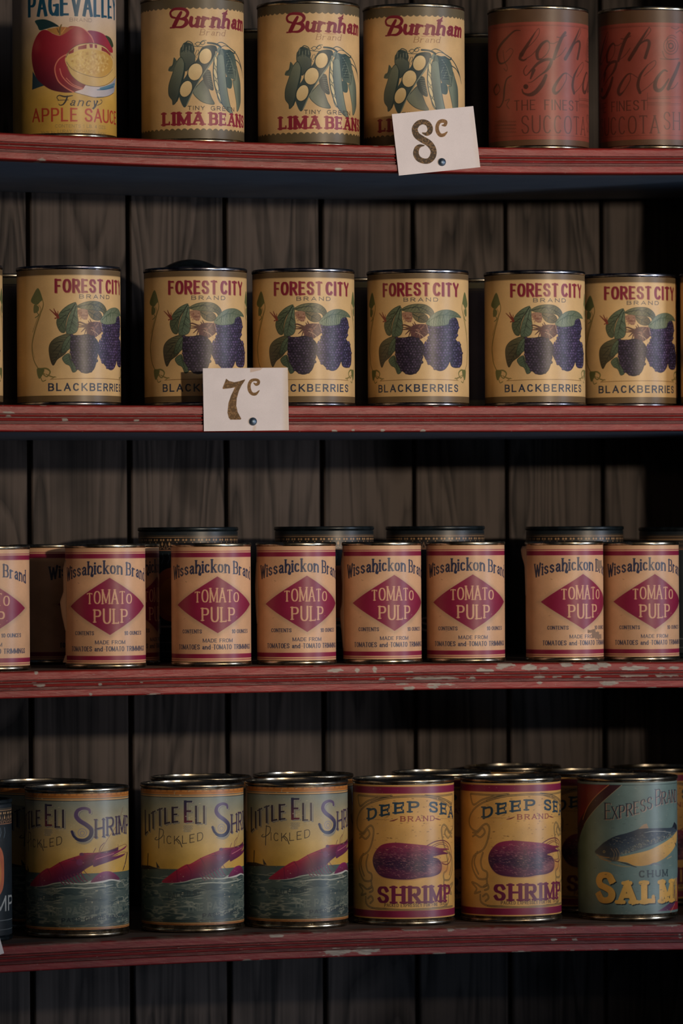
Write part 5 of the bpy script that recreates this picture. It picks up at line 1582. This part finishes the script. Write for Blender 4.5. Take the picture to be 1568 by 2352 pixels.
def scuff(root, R, polys):
    bm = bmesh.new()
    for P in polys:
        n = 5
        for i in range(n):          # strips so that the patch follows the round can
            a0_, a1_ = P[0] + (P[1] - P[0]) * i / n, P[0] + (P[1] - P[0]) * (i + 1) / n
            rr_ = (R + .19) / 1000
            j0, j1 = rnd.uniform(-1, 1), rnd.uniform(-1, 1)
            vs = [bm.verts.new((rr_ * math.sin(math.radians(a)), -rr_ * math.cos(math.radians(a)), z / 1000)) for a, z in ((a0_, P[2] + j0), (a1_, P[2] + j1), (a1_, P[3] + j1 * .6), (a0_, P[3] - j0 * .6))]
            bm.faces.new(vs)
    o = mesh_obj('scuff_mark', bm_mesh('scuff_mark', bm), root, M_SCUFF)
    o['label'] = 'dark scuff on the tomato pulp label'
    return o


M_SCUFF, _nt, _b, _ns, _ln = mat('grey_scuff')
_b.inputs['Roughness'].default_value = .7
_n = node(_ns, 'ShaderNodeTexNoise'); _n.inputs['Scale'].default_value = 420
_c = node(_ns, 'ShaderNodeValToRGB'); _c.color_ramp.elements[0].position = .42; _c.color_ramp.elements[1].position = .6; _c.color_ramp.elements[0].color = lin4((58, 50, 50)); _c.color_ramp.elements[1].color = lin4((186, 150, 122))
_ln.new(_n.outputs['Fac'], _c.inputs['Fac']); _ln.new(_c.outputs['Color'], _b.inputs['Base Color'])
scuff(T[(3, .2157)], R1, [(18, 34, 24.5, 27), (26, 44, 20.5, 25), (32, 52, 19, 22.5), (37, 56, 79, 86)])

# domed tin behind the blackberry cans
dm = bpy.data.objects.new('domed_tin', None); COL.objects.link(dm)
dm.location = (-.0771, .19, shelf_z(2, -.0771))
tag(dm, 'black tin with a domed top rising behind the blackberry cans', 'tin')
cap = [(.036 * math.sin(a) / math.sin(1.03), .1117 + .042 * (math.cos(a) - math.cos(1.03))) for a in np.linspace(1.03, 0, 14)]
cap[-1] = (0, cap[-1][1])
mesh_obj('tin_body', sharpen(lathe('tin_body', [(0, 0), (.0352, 0), (.036, .001), (.036, .109), (.0352, .1102), (0, .1102)])), dm, M_BLACK)
mesh_obj('domed_lid', sharpen(lathe('domed_lid', [(0, .1104), (.0366, .1104), (.0368, .1112), (.0362, .1117)] + cap[1:])), dm, M_BLACK)


# ------------------------------------------------------------------ price cards
class Card(Sheet):
    RES = 0.22

    def corners(s, tl, tr, bl):
        s.aff = (np.array(tl, float), np.linalg.inv(np.array([[tr[0] - tl[0], bl[0] - tl[0]], [tr[1] - tl[1], bl[1] - tl[1]]], float)))

    def m(s, X, Y):
        a, b = s.aff[1] @ (np.array((X, Y), float) - s.aff[0])
        return (float(a * s.ub), float((1 - b) * s.vb))

    def mottle(s, mask0, seed):
        n = vnoise(s.h, s.w, 5, 5, seed, 3)
        t = np.clip((n - .5) / .14, 0, 1)[..., None] * .6 * mask0[..., None]
        s.img = s.img * (1 - t) + np.array((160, 122, 82), np.float32) * t

    def object(s, name, W, Hh):
        """a thin card standing in the xz plane, origin at its lower left corner, face towards -y"""
        bm = bmesh.new()
        t = .0009
        nu, nv = s.w, s.h
        U = np.linspace(0, W, nu); V = np.linspace(0, Hh, nv)
        fr = [[bm.verts.new((u / 1000, -t / 2, v / 1000)) for u in U] for v in V]
        for j in range(nv - 1):
            for i in range(nu - 1):
                bm.faces.new((fr[j][i], fr[j][i + 1], fr[j + 1][i + 1], fr[j + 1][i]))
        bk = [bm.verts.new((x / 1000, t / 2, z / 1000)) for x, z in ((0, 0), (W, 0), (W, Hh), (0, Hh))]
        bm.faces.new(bk[::-1])
        ed = [fr[0], [r[-1] for r in fr], fr[-1][::-1], [r[0] for r in fr][::-1]]
        for e in range(4):
            bm.faces.new([bk[e]] + [bk[(e + 1) % 4]] + ed[e][::-1])
        bm.normal_update()
        me = bpy.data.meshes.new(name)
        bm.to_mesh(me)
        bm.free()
        c = np.ones((len(me.vertices), 3)) * lin((196, 170, 150))
        c[:nu * nv] = lin(np.clip(s.img, 0, 255)).reshape(-1, 3)
        set_colors(me, c)
        o = mesh_obj(name, me, None, M_CARD)
        return o


def card_at(o, corner, ang, y):
    o.location = (corner[0], y, corner[1])
    o.rotation_euler = (0, -math.radians(ang), 0)


cb = (224, 213, 211)
c8 = Card(1, 0, 73, 0, 51.7, cb)
c8.corners((97, 215), (1415, 90), (195, 1220))
b0 = c8.img.copy()
ink = (84, 70, 56)
c8.line([(585, 528), (650, 545), (702, 505), (708, 440), (670, 372), (590, 345), (510, 378), (462, 460), (490, 560), (580, 630), (690, 700), (755, 800), (750, 900), (690, 975), (610, 988), (520, 950), (476, 870), (490, 785), (540, 738), (612, 732)], [1.0, 3, 4.6, 5, 4.6, 4.2, 4.6, 5.2, 5.6, 5.8, 5.8, 5.4, 5.4, 4.6, 4.4, 4.8, 5.2, 4.4, 2.8, .6], ink)
c8.line([(900, 402), (950, 398), (962, 350), (915, 332), (860, 350), (825, 420), (830, 500), (870, 562), (930, 560), (985, 512)], [.6, 2.6, 3.2, 3.0, 3.0, 3.2, 3.4, 3.2, 2.6, .8], (122, 92, 64))
mk = np.clip(np.abs(c8.img - b0).sum(-1) / 120, 0, 1)
c8.mottle(mk, 5)
c8.line([(1400, 250), (1490, 1060)], 2.0, (206, 184, 160), alpha=.3, soft=3)
c8.age(31, .03)
o8 = c8.object('price_card', 73, 51.7)
tag(o8, 'white price card reading 8 cents, tilted, tacked to the top shelf edge', 'price card', 'hand lettered price cards')
card_at(o8, (.0476, .1924), 6.6, -.0012)
c7 = Card(1, 0, 73.6, 0, 52, cb)
c7.corners((95, 112), (1450, 105), (145, 1130))
b0 = c7.img.copy()
c7.fill([(470, 282), (520, 320), (600, 340), (680, 325), (772, 293), (770, 312), (720, 390), (680, 480), (650, 600), (645, 720), (670, 820), (732, 932), (720, 945), (560, 945), (532, 915), (510, 830), (520, 680), (555, 560), (600, 460), (620, 420), (540, 437), (425, 447), (420, 430), (455, 330)], (104, 80, 54), smooth=False)
c7.line([(912, 352), (950, 378), (985, 360), (985, 318), (930, 300), (868, 322), (840, 392), (850, 470), (890, 525), (950, 530), (1005, 475)], [.6, 2.2, 2.6, 2.4, 2.2, 2.6, 2.8, 3.0, 2.6, 2.4, .6], (118, 88, 56))
mk = np.clip(np.abs(c7.img - b0).sum(-1) / 120, 0, 1)
c7.mottle(mk, 9)
c7.fill([(848, 110), (1050, 108), (1010, 145), (850, 182)], (206, 182, 166), smooth=False)
c7.line([(1440, 150), (1465, 1100)], 3.5, (206, 182, 152), alpha=.6, soft=3); c7.line([(950, 1060), (940, 1125)], 2.2, (206, 182, 160), alpha=.7, soft=1)
c7.age(32, .03)
o7 = c7.object('price_card', 73.6, 52)
tag(o7, 'white price card reading 7 cents, straight, tacked to the second shelf edge', 'price card', 'hand lettered price cards')
card_at(o7, (-.1240, -.0218), .7, -.0012)
c0 = Card(1, 0, 73, 0, 52, cb)
c0.age(33, .03)
o0 = c0.object('price_card', 73, 52)
tag(o0, 'white price card corner on the lowest shelf edge at the left of the photo', 'price card', 'hand lettered price cards')
a0 = math.radians(15.5)
card_at(o0, (-.2963 - .073 * math.cos(a0), -.4468 - .073 * math.sin(a0)), 15.5, -.0012)

M_NAIL = metal_mat('blued_nail', (54, 74, 96), (128, 142, 156), .36, .7)
for (x, z, lb) in ((.0859, .2044, 'round blue grey tack through the 8 cent card'), (-.0816, -.0137, 'round blue grey tack through the 7 cent card')):
    me = lathe('tack', [(0, .0018), (.0012, .00175), (.0024, .0013), (.0032, .0005), (.0034, 0), (.0030, -.0003), (.0007, -.0003), (.0006, -.0060), (0, -.0072)], 32)
    o = mesh_obj('tack', me, None, M_NAIL)
    o.location = (x, -.0021, z)
    o.rotation_euler = (math.radians(90), 0, 0)
    tag(o, lb, 'tack', 'tacks holding the price cards')
